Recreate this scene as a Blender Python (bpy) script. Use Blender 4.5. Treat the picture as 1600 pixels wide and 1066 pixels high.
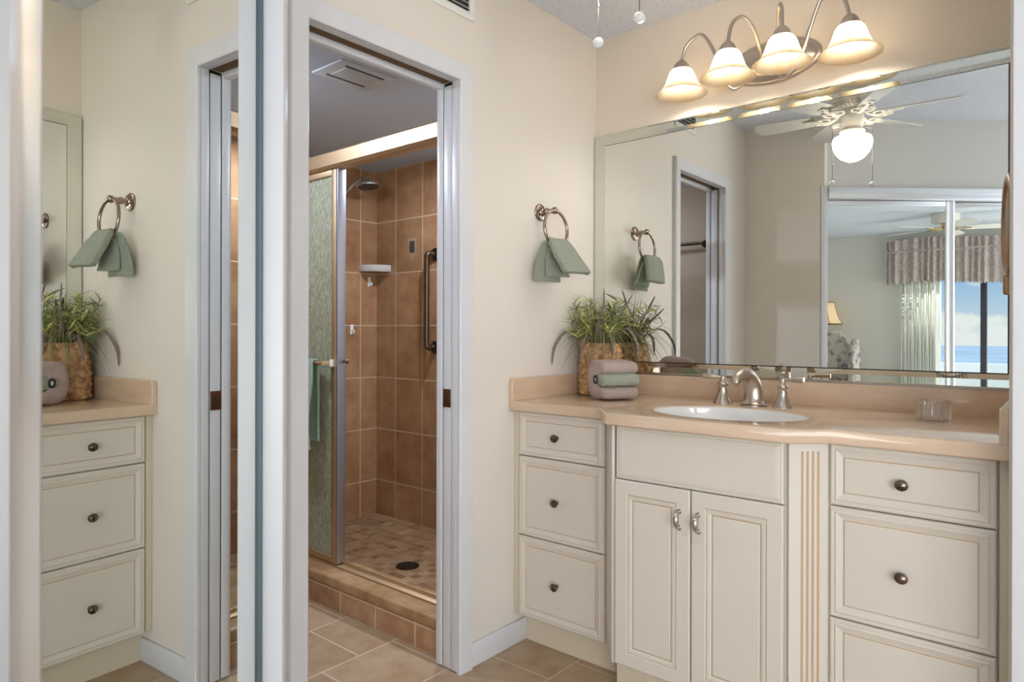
import bpy, bmesh, math, random
from mathutils import Vector, Matrix, noise
from math import sin, cos, pi, radians, sqrt

for o in list(bpy.data.objects):
    bpy.data.objects.remove(o)
SC = bpy.context.scene
COL = SC.collection
random.seed(7)

# ------------------------------------------------------------------ camera
CAM_POS = Vector((1.6269, -2.4627, 1.164))
FWD = Vector((-0.64455696, 0.76455538, -0.00118159))
RGT = Vector((0.76455214, 0.64455779, 0.00229685))
UPV = Vector((-0.00251767, -0.00057707, 0.99999666))
cd = bpy.data.cameras.new('camera')
cam = bpy.data.objects.new('camera', cd)
COL.objects.link(cam)
m3 = Matrix((RGT, UPV, -FWD)).transposed()
cam.matrix_world = Matrix.Translation(CAM_POS) @ m3.to_4x4()
cd.sensor_fit = 'HORIZONTAL'
cd.sensor_width = 36.0
cd.lens = 1057.996 / 1600 * 36
cd.shift_y = -11.96 / 1600
cd.clip_start = 0.02
cd.dof.use_dof = True
cd.dof.focus_distance = 2.9
cd.dof.aperture_fstop = 7.0
SC.camera = cam

# ------------------------------------------------------------------ view / exposure
SC.view_settings.view_transform = 'Standard'
SC.view_settings.look = 'None'
SC.view_settings.gamma = 1.0
SC.view_settings.use_curve_mapping = False
SC.view_settings.exposure = 0.49


def srgb(h):
    h = h.lstrip('#')
    out = []
    for i in (0, 2, 4):
        c = int(h[i:i + 2], 16) / 255
        out.append(c / 12.92 if c <= 0.04045 else ((c + 0.055) / 1.055) ** 2.4)
    return (out[0], out[1], out[2], 1.0)


# ------------------------------------------------------------------ world: sky with clouds
W = bpy.data.worlds.new('world')
SC.world = W
W.use_nodes = True
nt = W.node_tree
nt.nodes.clear()
wo = nt.nodes.new('ShaderNodeOutputWorld')
bg = nt.nodes.new('ShaderNodeBackground')
tc = nt.nodes.new('ShaderNodeTexCoord')
sx = nt.nodes.new('ShaderNodeSeparateXYZ')
rmp = nt.nodes.new('ShaderNodeValToRGB')
rmp.color_ramp.elements[0].position = 0.0
rmp.color_ramp.elements[0].color = srgb('dbe8f5')
rmp.color_ramp.elements[1].position = 0.085
rmp.color_ramp.elements[1].color = srgb('8dbcf0')
mp = nt.nodes.new('ShaderNodeMapping')
mp.inputs['Scale'].default_value = (17.0, 17.0, 30.0)
mp.inputs['Location'].default_value = (1.3, 0.4, 0.0)
cn = nt.nodes.new('ShaderNodeTexNoise')
cn.inputs['Scale'].default_value = 1.5
cn.inputs['Detail'].default_value = 9.0
cn.inputs['Roughness'].default_value = 0.55
cr = nt.nodes.new('ShaderNodeValToRGB')
cr.color_ramp.elements[0].position = 0.0
cr.color_ramp.elements[0].color = (0, 0, 0, 1)
cr.color_ramp.elements[1].position = 0.13
cr.color_ramp.elements[1].color = (1, 1, 1, 1)
# cloud bank sits low: threshold rises with elevation
mm = nt.nodes.new('ShaderNodeMath'); mm.operation = 'MULTIPLY_ADD'
mm.inputs[1].default_value = -4.2
mm.inputs[2].default_value = -0.36
ad = nt.nodes.new('ShaderNodeMath'); ad.operation = 'ADD'
mx = nt.nodes.new('ShaderNodeMixRGB')
mx.inputs[2].default_value = srgb('f7f9fc')
L = nt.links.new
L(tc.outputs['Generated'], sx.inputs[0])
L(sx.outputs['Z'], rmp.inputs[0])
L(tc.outputs['Generated'], mp.inputs[0])
L(mp.outputs[0], cn.inputs['Vector'])
L(sx.outputs['Z'], mm.inputs[0])
L(cn.outputs[0], ad.inputs[0])
L(mm.outputs[0], ad.inputs[1])
L(ad.outputs[0], cr.inputs[0])
L(cr.outputs[0], mx.inputs[0])
L(rmp.outputs[0], mx.inputs[1])
L(mx.outputs[0], bg.inputs[0])
bg.inputs[1].default_value = 1.0
L(bg.outputs[0], wo.inputs[0])


def area_light(name, loc, target, sx_, sy_, power, color):
    ld = bpy.data.lights.new(name, 'AREA')
    ld.shape = 'RECTANGLE'
    ld.size, ld.size_y = sx_, sy_
    ld.energy = power
    ld.color = color[:3]
    ob = bpy.data.objects.new(name, ld)
    COL.objects.link(ob)
    ob.location = loc
    dvec = Vector(target) - Vector(loc)
    ob.rotation_euler = dvec.to_track_quat('-Z', 'Y').to_euler()
    return ob


# sun outside on the balcony, and two added fill lights in the bedroom
sd = bpy.data.lights.new('sun', 'SUN')
sd.energy = 6.0
sd.angle = 0.01
so = bpy.data.objects.new('sun', sd)
COL.objects.link(so)
so.rotation_euler = Vector((-0.85, 0.22, -1.0)).to_track_quat('-Z', 'Y').to_euler()
area_light('added_side_fill', (3.3, -5.35, 1.25), (1.6, -1.8, 2.9), 3.4, 1.9, 112, (0.99, 0.985, 1.0))  # added fill light by the side wall; no window is there
area_light('added_front_fill', (5.80, -3.9, 1.35), (2.0, -1.9, 2.9), 1.5, 1.9, 75, (0.98, 0.985, 1.0))  # added fill in front of solid wall, apart from the glass door
VANITY_BULB = 78.0
FAN_GLOBE = 8.0
BATH_FILL = 66.0  # strength of the added bathroom dome
SHOWER_FILL = 720.0  # strength of the added disc above the shower

# ------------------------------------------------------------------ helpers


class MB:
    """collects shapes into one bmesh"""

    def __init__(self):
        self.bm = bmesh.new()

    def merge(self, b2, mi=0, M=None):
        me = bpy.data.meshes.new('tmp')
        if M is not None:
            bmesh.ops.transform(b2, matrix=M, verts=b2.verts)
        for f in b2.faces:
            if mi is not None:
                f.material_index = mi
        b2.to_mesh(me)
        self.bm.from_mesh(me)
        bpy.data.meshes.remove(me)
        b2.free()

    def box(self, x0, x1, y0, y1, z0, z1, bev=0.0, mi=0, seg=2, M=None):
        b = bmesh.new()
        bmesh.ops.create_cube(b, size=1.0)
        for v in b.verts:
            v.co = Vector(((x0 + x1) / 2 + v.co.x * (x1 - x0), (y0 + y1) / 2 + v.co.y * (y1 - y0),
                           (z0 + z1) / 2 + v.co.z * (z1 - z0)))
        if bev > 0:
            bmesh.ops.bevel(b, geom=b.edges[:], offset=bev, segments=seg, profile=0.5, affect='EDGES')
        self.merge(b, mi, M)
        return self

    def faces(self, vs, fs, mi=0, M=None):
        b = bmesh.new()
        bv = [b.verts.new(Vector(v)) for v in vs]
        for f in fs:
            try:
                b.faces.new([bv[i] for i in f])
            except ValueError:
                pass
        self.merge(b, mi, M)
        return self

    def tube(self, pts, r, n=10, mi=0, caps=True, closed=False, M=None, sq=None):
        P = [Vector(p) for p in pts]
        N = len(P)
        rr = r if isinstance(r, (list, tuple)) else [r] * N
        b = bmesh.new()
        rings = []
        tprev = None
        nrm = None
        for i in range(N):
            if closed:
                t = (P[(i + 1) % N] - P[i - 1]).normalized()
            else:
                t = (P[min(i + 1, N - 1)] - P[max(i - 1, 0)])
                t = t.normalized() if t.length > 1e-9 else Vector((0, 0, 1))
            if nrm is None:
                a = Vector((0, 0, 1)) if abs(t.z) < 0.9 else Vector((1, 0, 0))
                nrm = (a - t * a.dot(t)).normalized()
            else:
                q = tprev.rotation_difference(t)
                nrm = q @ nrm
                nrm = (nrm - t * nrm.dot(t)).normalized()
            tprev = t
            bn = t.cross(nrm)
            ring = []
            for k in range(n):
                a = 2 * pi * k / n
                sx_ = 1.0 if sq is None else sq
                ring.append(b.verts.new(P[i] + nrm * (rr[i] * cos(a)) + bn * (rr[i] * sx_ * sin(a))))
            rings.append(ring)
        rng = range(N) if closed else range(N - 1)
        for i in rng:
            A, B = rings[i], rings[(i + 1) % N]
            for k in range(n):
                b.faces.new((A[k], A[(k + 1) % n], B[(k + 1) % n], B[k]))
        if caps and not closed:
            b.faces.new(list(reversed(rings[0])))
            b.faces.new(rings[-1])
        self.merge(b, mi, M)
        return self

    def lathe(self, prof, n=32, mi=0, M=None, capb=True, capt=True, sx=1.0, sy=1.0):
        """profile of (r, z); axis z"""
        b = bmesh.new()
        rings = []
        for (r, z) in prof:
            if r < 1e-6:
                rings.append([b.verts.new((0, 0, z))])
            else:
                rings.append([b.verts.new((r * sx * cos(2 * pi * k / n), r * sy * sin(2 * pi * k / n), z)) for k in range(n)])
        for A, B in zip(rings, rings[1:]):
            for k in range(n):
                k2 = (k + 1) % n
                if len(A) == 1 and len(B) == 1:
                    continue
                if len(A) == 1:
                    b.faces.new((A[0], B[k2], B[k]))
                elif len(B) == 1:
                    b.faces.new((A[k], A[k2], B[0]))
                else:
                    b.faces.new((A[k], A[k2], B[k2], B[k]))
        if capb and len(rings[0]) > 1:
            b.faces.new(list(reversed(rings[0])))
        if capt and len(rings[-1]) > 1:
            b.faces.new(rings[-1])
        self.merge(b, mi, M)
        return self

    def loops(self, rings, mis=None, cap0=False, cap1=True, M=None, capmi=0):
        """connect successive vertex loops of equal length"""
        b = bmesh.new()
        R = [[b.verts.new(Vector(p)) for p in ring] for ring in rings]
        n = len(R[0])
        for i in range(len(R) - 1):
            for k in range(n):
                f = b.faces.new((R[i][k], R[i][(k + 1) % n], R[i + 1][(k + 1) % n], R[i + 1][k]))
                f.material_index = mis[i] if mis else 0
        if cap0:
            b.faces.new(list(reversed(R[0]))).material_index = capmi
        if cap1:
            b.faces.new(R[-1]).material_index = capmi
        bmesh.ops.recalc_face_normals(b, faces=b.faces[:])
        self.merge(b, None, M)
        return self

    def grid(self, fn, nu, nv, mi=0, M=None, closed_u=False):
        b = bmesh.new()
        vs = [[b.verts.new(Vector(fn(i / (nu if closed_u else nu - 1), j / (nv - 1)))) for j in range(nv)] for i in range(nu)]
        for i in range(nu if closed_u else nu - 1):
            for j in range(nv - 1):
                i2 = (i + 1) % nu
                b.faces.new((vs[i][j], vs[i2][j], vs[i2][j + 1], vs[i][j + 1]))
        self.merge(b, mi, M)
        return self

    def build(self, name, mats, parent=None, smooth=35, world=True, mods=None, recalc=False, kind=None):
        me = bpy.data.meshes.new(name)
        if recalc:
            bmesh.ops.recalc_face_normals(self.bm, faces=self.bm.faces[:])
        if parent is not None and world:
            root = parent
            Mw = Matrix.Identity(4)
            while root is not None:
                Mw = root.matrix_basis @ Mw
                root = root.parent
            bmesh.ops.transform(self.bm, matrix=Mw.inverted(), verts=self.bm.verts)
        self.bm.to_mesh(me)
        self.bm.free()
        if not isinstance(mats, (list, tuple)):
            mats = [mats]
        for m in mats:
            me.materials.append(m)
        if smooth:
            for p in me.polygons:
                p.use_smooth = True
            try:
                me.set_sharp_from_angle(angle=radians(smooth))
            except Exception:
                pass
        ob = bpy.data.objects.new(name, me)
        COL.objects.link(ob)
        if parent is not None:
            ob.parent = parent
        if mods:
            for mfun in mods:
                mfun(ob)
        if kind:
            ob['kind'] = kind
        return ob


def m_solid(t, off=0.0):
    def f(o):
        m = o.modifiers.new('solid', 'SOLIDIFY')
        m.thickness = t
        m.offset = off
    return f


def m_sub(n=1):
    def f(o):
        m = o.modifiers.new('sub', 'SUBSURF')
        m.levels = n
        m.render_levels = n
    return f


def m_bevel(w, s=2):
    def f(o):
        m = o.modifiers.new('bev', 'BEVEL')
        m.width = w
        m.segments = s
        m.limit_method = 'ANGLE'
    return f


def thing(name, label, cat, loc=(0, 0, 0), rz=0.0, group=None):
    o = bpy.data.objects.new(name, None)
    o.empty_display_size = 0.05
    COL.objects.link(o)
    o.location = loc
    o.rotation_euler = (0, 0, rz)
    o['label'] = label
    o['category'] = cat
    if group:
        o['group'] = group
    return o


def tag(o, label, cat, group=None):
    o['label'] = label
    o['category'] = cat
    if group:
        o['group'] = group
    return o


def struct(mb, name, mats, **k):
    return mb.build(name, mats, kind='structure', **k)


def axis_mat(origin, zdir, xhint=(0, 0, 1)):
    z = Vector(zdir).normalized()
    x = Vector(xhint)
    x = (x - z * x.dot(z))
    if x.length < 1e-5:
        x = Vector((1, 0, 0)) - z * z.x
    x.normalize()
    y = z.cross(x)
    M = Matrix((x, y, z)).transposed().to_4x4()
    M.translation = Vector(origin)
    return M


def smooth_path(pts, n=8):
    """Catmull-Rom through points"""
    P = [Vector(p) for p in pts]
    out = []
    for i in range(len(P) - 1):
        p0 = P[max(i - 1, 0)]
        p1, p2 = P[i], P[i + 1]
        p3 = P[min(i + 2, len(P) - 1)]
        for k in range(n):
            t = k / n
            out.append(0.5 * ((2 * p1) + (-p0 + p2) * t + (2 * p0 - 5 * p1 + 4 * p2 - p3) * t * t + (-p0 + 3 * p1 - 3 * p2 + p3) * t ** 3))
    out.append(P[-1])
    return out


# ------------------------------------------------------------------ materials
MATS = {}


def mat(name, color, rough=0.5, metal=0.0, spec=0.5, bump=None, var=None, trans=0.0, ior=1.45, emis=None, emis_s=0.0, coat=0.0, sheen=0.0, sss=0.0):
    """bump=(scale, strength, detail); var=(scale, color2, low, high[, detail])"""
    m = bpy.data.materials.new(name)
    m.use_nodes = True
    t = m.node_tree
    b = t.nodes['Principled BSDF']
    c = srgb(color) if isinstance(color, str) else color
    b.inputs['Base Color'].default_value = c
    b.inputs['Roughness'].default_value = rough
    b.inputs['Metallic'].default_value = metal
    b.inputs['Specular IOR Level'].default_value = spec
    b.inputs['Transmission Weight'].default_value = trans
    b.inputs['IOR'].default_value = ior
    b.inputs['Coat Weight'].default_value = coat
    b.inputs['Sheen Weight'].default_value = sheen
    if sss:
        b.inputs['Subsurface Weight'].default_value = sss
        b.inputs['Subsurface Radius'].default_value = (0.02, 0.02, 0.02)
    if emis:
        b.inputs['Emission Color'].default_value = srgb(emis)
        b.inputs['Emission Strength'].default_value = emis_s
    tcn = t.nodes.new('ShaderNodeTexCoord')
    if bump:
        nz = t.nodes.new('ShaderNodeTexNoise')
        nz.inputs['Scale'].default_value = bump[0]
        nz.inputs['Detail'].default_value = bump[2] if len(bump) > 2 else 3
        bp = t.nodes.new('ShaderNodeBump')
        bp.inputs['Strength'].default_value = bump[1]
        bp.inputs['Distance'].default_value = bump[3] if len(bump) > 3 else 0.01
        t.links.new(tcn.outputs['Object'], nz.inputs['Vector'])
        t.links.new(nz.outputs[0], bp.inputs['Height'])
        t.links.new(bp.outputs[0], b.inputs['Normal'])
    if var:
        nz = t.nodes.new('ShaderNodeTexNoise')
        nz.inputs['Scale'].default_value = var[0]
        nz.inputs['Detail'].default_value = var[4] if len(var) > 4 else 4
        cr_ = t.nodes.new('ShaderNodeValToRGB')
        cr_.color_ramp.elements[0].position = var[2]
        cr_.color_ramp.elements[1].position = var[3]
        cr_.color_ramp.elements[0].color = c
        cr_.color_ramp.elements[1].color = srgb(var[1])
        vec = tcn.outputs['Object']
        if len(var) > 5:
            mpn = t.nodes.new('ShaderNodeMapping')
            mpn.inputs['Scale'].default_value = var[5]
            t.links.new(vec, mpn.inputs[0])
            vec = mpn.outputs[0]
        t.links.new(vec, nz.inputs['Vector'])
        t.links.new(nz.outputs[0], cr_.inputs[0])
        t.links.new(cr_.outputs[0], b.inputs['Base Color'])
    MATS[name] = m
    return m


def tile_mat(name, ax_u, ax_v, off_u, off_v, bw, bh, mortar, c1, c2, cm, rough=0.35, stagger=0.0, mottle=(7.0, 'ffffff', 0.25), mort_c=None, msize=0.004):
    """tiles laid out in real-world metres on the surface; ax_u / ax_v are 0,1,2 for X,Y,Z"""
    m = bpy.data.materials.new(name)
    m.use_nodes = True
    t = m.node_tree
    b = t.nodes['Principled BSDF']
    g = t.nodes.new('ShaderNodeNewGeometry')
    s = t.nodes.new('ShaderNodeSeparateXYZ')
    t.links.new(g.outputs['Position'], s.inputs[0])

    def offs(ax, off):
        n_ = t.nodes.new('ShaderNodeMath')
        n_.operation = 'SUBTRACT'
        t.links.new(s.outputs[ax], n_.inputs[0])
        n_.inputs[1].default_value = off
        return n_.outputs[0]
    cmb = t.nodes.new('ShaderNodeCombineXYZ')
    t.links.new(offs(ax_u, off_u), cmb.inputs[0])
    t.links.new(offs(ax_v, off_v), cmb.inputs[1])
    br = t.nodes.new('ShaderNodeTexBrick')
    br.offset = stagger
    br.inputs['Scale'].default_value = 1.0
    br.inputs['Brick Width'].default_value = bw
    br.inputs['Row Height'].default_value = bh
    br.inputs['Mortar Size'].default_value = msize
    br.inputs['Mortar Smooth'].default_value = 0.2
    br.inputs['Bias'].default_value = 0.0
    br.inputs['Color1'].default_value = srgb(c1)
    br.inputs['Color2'].default_value = srgb(c2)
    br.inputs['Mortar'].default_value = srgb(cm)
    t.links.new(cmb.outputs[0], br.inputs['Vector'])
    nz = t.nodes.new('ShaderNodeTexNoise')
    nz.inputs['Scale'].default_value = mottle[0]
    nz.inputs['Detail'].default_value = 8
    nz.inputs['Roughness'].default_value = 0.65
    t.links.new(g.outputs['Position'], nz.inputs['Vector'])
    cr_ = t.nodes.new('ShaderNodeValToRGB')
    cr_.color_ramp.elements[0].position = 0.3
    cr_.color_ramp.elements[1].position = 0.72
    cr_.color_ramp.elements[0].color = (1, 1, 1, 1)
    cr_.color_ramp.elements[1].color = srgb(mottle[1])
    t.links.new(nz.outputs[0], cr_.inputs[0])
    mxn = t.nodes.new('ShaderNodeMixRGB')
    mxn.blend_type = 'MULTIPLY'
    mxn.inputs[0].default_value = mottle[2]
    t.links.new(br.outputs['Color'], mxn.inputs[1])
    t.links.new(cr_.outputs[0], mxn.inputs[2])
    mx2 = t.nodes.new('ShaderNodeMixRGB')
    t.links.new(br.outputs['Fac'], mx2.inputs[0])
    t.links.new(mxn.outputs[0], mx2.inputs[1])
    mx2.inputs[2].default_value = srgb(cm)
    t.links.new(mx2.outputs[0], b.inputs['Base Color'])
    bp = t.nodes.new('ShaderNodeBump')
    bp.invert = True
    bp.inputs['Strength'].default_value = 0.5
    bp.inputs['Distance'].default_value = 0.002
    t.links.new(br.outputs['Fac'], bp.inputs['Height'])
    t.links.new(bp.outputs[0], b.inputs['Normal'])
    b.inputs['Roughness'].default_value = rough
    MATS[name] = m
    return m


wallp = mat('wall_paint', 'e3dcd1', 0.7, bump=(60, 0.06, 4, 0.004))
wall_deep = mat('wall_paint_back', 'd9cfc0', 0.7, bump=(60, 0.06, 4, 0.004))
wall_bed = mat('bedroom_paint', 'e4e2da', 0.75)
wall_hdr = mat('header_paint', 'dedcd6', 0.75, bump=(60, 0.06, 4, 0.004))
white_trim = mat('white_trim_paint', 'dcdddf', 0.35, var=(3, 'd5d7da', 0.4, 0.7))
ceil_m = mat('popcorn_ceiling', 'eaf0fb', 0.9, bump=(150, 0.7, 3, 0.008), var=(170, 'd6dae2', 0.45, 0.62, 2))
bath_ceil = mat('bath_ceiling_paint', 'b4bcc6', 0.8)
floor_t = tile_mat('floor_tile', 1, 0, -0.49, -0.05, 0.31, 0.31, 0, 'c1ab8c', 'b59f80', 'd0c0a8', 0.32, 0.5, (9, 'cfae8e', 0.75), msize=0.0035)
sh_back = tile_mat('shower_tile_back', 0, 2, -1.575, 0.245, 0.24, 0.32, 0, 'b7906a', 'ab855f', 'c4a888', 0.3, 0.0, (6, 'b89478', 0.8))
sh_end = tile_mat('shower_tile_end', 1, 2, 0.11, 0.245, 0.24, 0.32, 0, 'b7906a', 'ab855f', 'c4a888', 0.3, 0.0, (6, 'b89478', 0.8))
curb_t = tile_mat('curb_tile', 0, 2, -0.263, -0.225, 0.2305, 0.31, 0, 'c4a07c', 'b89472', 'd8bc98', 0.35, 0.0, (12, 'bb9472', 0.8))
curb_cap = mat('curb_bullnose_tile', 'b2906a', 0.35, var=(14, '937046', 0.4, 0.7, 6))
mosaic = tile_mat('shower_floor_mosaic', 0, 1, -1.7, 0.2, 0.052, 0.052, 0, 'b79670', '8d6640', '9a8464', 0.45, 0.0, (9, 'a98a70', 0.6), msize=0.003)
counter_m = mat('solid_surface_beige', 'd6bda3', 0.12, var=(5, 'cab095', 0.35, 0.7, 6, (1, 1, 6)), coat=0.2)
cab = mat('cream_cabinet_paint', 'd5cdc0', 0.38)
cab_in = mat('cream_cabinet_side', 'd3c8b2', 0.42)
glaze = mat('tan_glaze_line', 'bd9c72', 0.5)
glaze_soft = mat('pale_glaze_line', 'cbbda2', 0.5)
nickel = mat('brushed_nickel', 'c4bbb1', 0.28, 1.0)
nickel_d = mat('antique_nickel', '86796c', 0.24, 1.0, var=(60, '5d5147', 0.45, 0.6))
pewter = mat('pewter_ring', '9d8c80', 0.2, 1.0)
bronze = mat('satin_bronze', '9d7a5c', 0.3, 1.0)
chrome = mat('chrome', 'd6d6d6', 0.08, 1.0)
alu = mat('bright_aluminium', 'f0f1f4', 0.3, 1.0)
alu_gold = mat('champagne_aluminium', 'd2b893', 0.5, 1.0)
alu_grey = mat('grey_aluminium', 'a6a6aa', 0.35, 0.9)
mirror_m = mat('mirror_silver', 'e6e9e6', 0.0, 1.0)
mirror_c = mat('closet_mirror_silver', 'e0e4df', 0.0, 1.0)
strip_m = mat('mirror_strip_silver', 'dde0d8', 0.012, 1.0)
dark_m = mat('dark_gap', '2b2620', 0.8)
porcelain = mat('white_porcelain', 'f0f0ee', 0.08, coat=0.5)
plastic_w = mat('white_plastic', 'ecebe6', 0.35)
fan_w = mat('fan_white_enamel', 'eae6dc', 0.35)
blade_w = mat('fan_blade_white', 'd9dbd8', 0.4)
towel_g = mat('sage_terry', 'a3ac95', 0.95, bump=(300, 1.0, 3, 0.012), var=(230, 'b4c0a8', 0.4, 0.65, 3), sheen=0.3)
towel_g2 = mat('mint_terry', 'a6bda2', 0.95, bump=(300, 1.0, 3, 0.012), var=(230, 'b6d1b4', 0.4, 0.65, 3), sheen=0.3)
towel_gs = mat('pale_sage_terry', 'aab49b', 0.95, bump=(300, 1.0, 3, 0.012), var=(230, 'bfc8b0', 0.4, 0.65, 3), sheen=0.3)
towel_m = mat('mauve_terry', 'd0b5a9', 0.95, bump=(300, 1.0, 3, 0.012), var=(230, 'cfbcb0', 0.4, 0.65, 3), sheen=0.3)
black_m = mat('black_tag', '24262a', 0.5)
white_m = mat('white_tag', 'e6e8ea', 0.5)
wicker = mat('water_hyacinth_weave', 'd2a97c', 0.7, var=(42, '966a42', 0.42, 0.66, 5), bump=(160, 0.8, 3, 0.004))
leaf_l = mat('bright_leaf', 'd2d07f', 0.5, var=(25, 'acb468', 0.4, 0.65))
leaf_d = mat('dark_leaf', '6c7a4a', 0.55, var=(25, '8a9460', 0.4, 0.65))
grass_m = mat('dry_grass', '938c64', 0.6, var=(18, '6f5a47', 0.4, 0.65))
plume_m = mat('mauve_plume', '84716a', 0.9, var=(160, '9c8b86', 0.4, 0.62), bump=(300, 1.0, 2, 0.006))
grille_d = mat('grille_dark', '3a3c40', 0.6)
bar_dark = mat('dark_bronze', '4d4339', 0.35, 1.0)
carpet = mat('bedroom_carpet', 'd6d4d0', 0.95)
valance_m = mat('mauve_valance_fabric', 'cdc0ba', 0.9, var=(40, 'b3a49f', 0.4, 0.65, 4, (1, 1, 0.6)))
blind_m = mat('vertical_blind_vinyl', 'e6e4da', 0.6)
alu_dark = mat('dark_window_frame', '55525a', 0.4, 0.6)
lampshade_m = mat('cream_lampshade', 'e8cda6', 0.8, emis='f3c48e', emis_s=0.35)
lamp_trim = mat('lampshade_trim', '6b5334', 0.7)
floral = mat('floral_upholstery', 'cfc3b6', 0.9, var=(11, '8f7c86', 0.5, 0.64, 3))
parapet_m = mat('white_balcony_wall', 'f4f5f7', 0.8)
sea_m = mat('bay_water', '9aa9b8', 0.9, spec=0.1, var=(0.01, '8b9db0', 0.4, 0.6))
bulb_m = mat('lit_bulb', 'fff2da', 0.5, emis='fff8ee', emis_s=VANITY_BULB)
globe_m = mat('lit_globe', 'fff4e6', 0.5, emis='fff0e0', emis_s=FAN_GLOBE)
bath_fill_m = mat('bath_fill', 'fff2e0', 0.5, emis='dbe6ff', emis_s=BATH_FILL)
shower_fill_m = mat('shower_fill', 'fff2e0', 0.5, emis='d8e6ff', emis_s=SHOWER_FILL)
acrylic = mat('clear_acrylic', 'f5f5f7', 0.03, trans=1.0, ior=1.49)
bead_m = mat('clear_bead', 'f4f4f4', 0.12, trans=0.55, ior=1.45)


def frosted():
    m = bpy.data.materials.new('alabaster_glass')
    m.use_nodes = True
    t = m.node_tree
    t.nodes.clear()
    out = t.nodes.new('ShaderNodeOutputMaterial')
    tr = t.nodes.new('ShaderNodeBsdfTranslucent')
    df = t.nodes.new('ShaderNodeBsdfDiffuse')
    gl = t.nodes.new('ShaderNodeBsdfGlossy')
    m1 = t.nodes.new('ShaderNodeMixShader')
    m2 = t.nodes.new('ShaderNodeMixShader')
    tcn = t.nodes.new('ShaderNodeTexCoord')
    nz = t.nodes.new('ShaderNodeTexNoise')
    nz.inputs['Scale'].default_value = 14
    nz.inputs['Detail'].default_value = 4
    cr_ = t.nodes.new('ShaderNodeValToRGB')
    cr_.color_ramp.elements[0].position = 0.35
    cr_.color_ramp.elements[1].position = 0.7
    cr_.color_ramp.elements[0].color = srgb('eed2a6')
    cr_.color_ramp.elements[1].color = srgb('f7e6cb')
    t.links.new(tcn.outputs['Object'], nz.inputs['Vector'])
    t.links.new(nz.outputs[0], cr_.inputs[0])
    dk = t.nodes.new('ShaderNodeMixRGB')
    dk.blend_type = 'MULTIPLY'
    dk.inputs[0].default_value = 1.0
    dk.inputs[2].default_value = (0.56, 0.56, 0.56, 1)
    t.links.new(cr_.outputs[0], dk.inputs[1])
    t.links.new(dk.outputs[0], tr.inputs[0])
    t.links.new(dk.outputs[0], df.inputs[0])
    gl.inputs['Roughness'].default_value = 0.2
    m1.inputs[0].default_value = 0.42
    t.links.new(tr.outputs[0], m1.inputs[1])
    t.links.new(df.outputs[0], m1.inputs[2])
    m2.inputs[0].default_value = 0.04
    t.links.new(m1.outputs[0], m2.inputs[1])
    t.links.new(gl.outputs[0], m2.inputs[2])
    t.links.new(m2.outputs[0], out.inputs[0])
    return m


shade_m = frosted()


def obscure_glass():
    m = mat('obscure_glass', 'bcc9b6', 0.32, trans=0.45, ior=1.3)
    t = m.node_tree
    b = t.nodes['Principled BSDF']
    tcn = t.nodes.new('ShaderNodeTexCoord')
    mpn = t.nodes.new('ShaderNodeMapping')
    mpn.inputs['Scale'].default_value = (1.0, 1.0, 0.32)
    nz = t.nodes.new('ShaderNodeTexNoise')
    nz.inputs['Scale'].default_value = 170
    nz.inputs['Detail'].default_value = 3
    bp = t.nodes.new('ShaderNodeBump')
    bp.inputs['Strength'].default_value = 1.0
    bp.inputs['Distance'].default_value = 0.004
    cr_ = t.nodes.new('ShaderNodeValToRGB')
    cr_.color_ramp.elements[0].position = 0.38
    cr_.color_ramp.elements[1].position = 0.62
    cr_.color_ramp.elements[0].color = srgb('9ea386')
    cr_.color_ramp.elements[1].color = srgb('cfd0b6')
    t.links.new(tcn.outputs['Object'], mpn.inputs[0])
    t.links.new(mpn.outputs[0], nz.inputs['Vector'])
    t.links.new(nz.outputs[0], bp.inputs['Height'])
    t.links.new(nz.outputs[0], cr_.inputs[0])
    t.links.new(cr_.outputs[0], b.inputs['Base Color'])
    t.links.new(bp.outputs[0], b.inputs['Normal'])
    return m


glass_ob = obscure_glass()

# ------------------------------------------------------------------ room shell
CEIL = 2.434
# the closet plane runs diagonally: point P0, along T, facing N
P0 = Vector((1.42325, -2.68543, 0.0))
T = Vector((-0.73802, 0.67478, 0.0))
N = Vector((0.67478, 0.73802, 0.0))
CM = Matrix((T, N, Vector((0, 0, 1)))).transposed().to_4x4()
CM.translation = P0      # closet frame: x along the doors, y out into the room

struct(MB().box(-2.1, 1.62, -2.95, 0.6, -0.06, 0.0), 'floor', floor_t)
struct(MB().box(1.62, 5.85, -5.5, 0.75, -0.06, 0.0), 'floor_bedroom', carpet)
struct(MB().box(-0.0, 6.0, -5.6, 0.9, CEIL, CEIL + 0.08), 'ceiling', ceil_m)
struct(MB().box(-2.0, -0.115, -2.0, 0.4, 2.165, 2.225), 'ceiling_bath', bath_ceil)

# door wall with the pocket-door opening; hollow on the pocket side
OY0, OY1, OZ = -1.408, -0.820, 2.022
w = MB()
w.box(-0.115, 0.0, OY1 + 0.012, 0.033, 0, CEIL)
w.box(-0.115, 0.0, OY0, OY1 + 0.012, OZ + 0.012, CEIL)
w.box(-0.030, 0.0, -1.739, OY0 - 0.012, 0, OZ + 0.012)
w.box(-0.115, -0.085, -1.739, OY0 - 0.012, 0, OZ + 0.012)
w.box(-0.115, 0.0, -1.739, OY0, OZ + 0.012, CEIL)
struct(w, 'wall_left', wallp)
struct(MB().box(-0.115, 1.63, 0.033, 0.14, 0, CEIL), 'wall_back', wall_deep)
struct(MB().box(1.502, 1.63, -0.60, 0.033, 0, CEIL), 'wall_right', wallp)
# wall between the vanity and the closet corner, facing the mirror
struct(MB().box(-0.115, 0.445, -1.84, -1.739, 0, CEIL).box(0.445, 0.470, -1.80, -1.739, 2.03, CEIL), 'wall_front', wallp)
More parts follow.
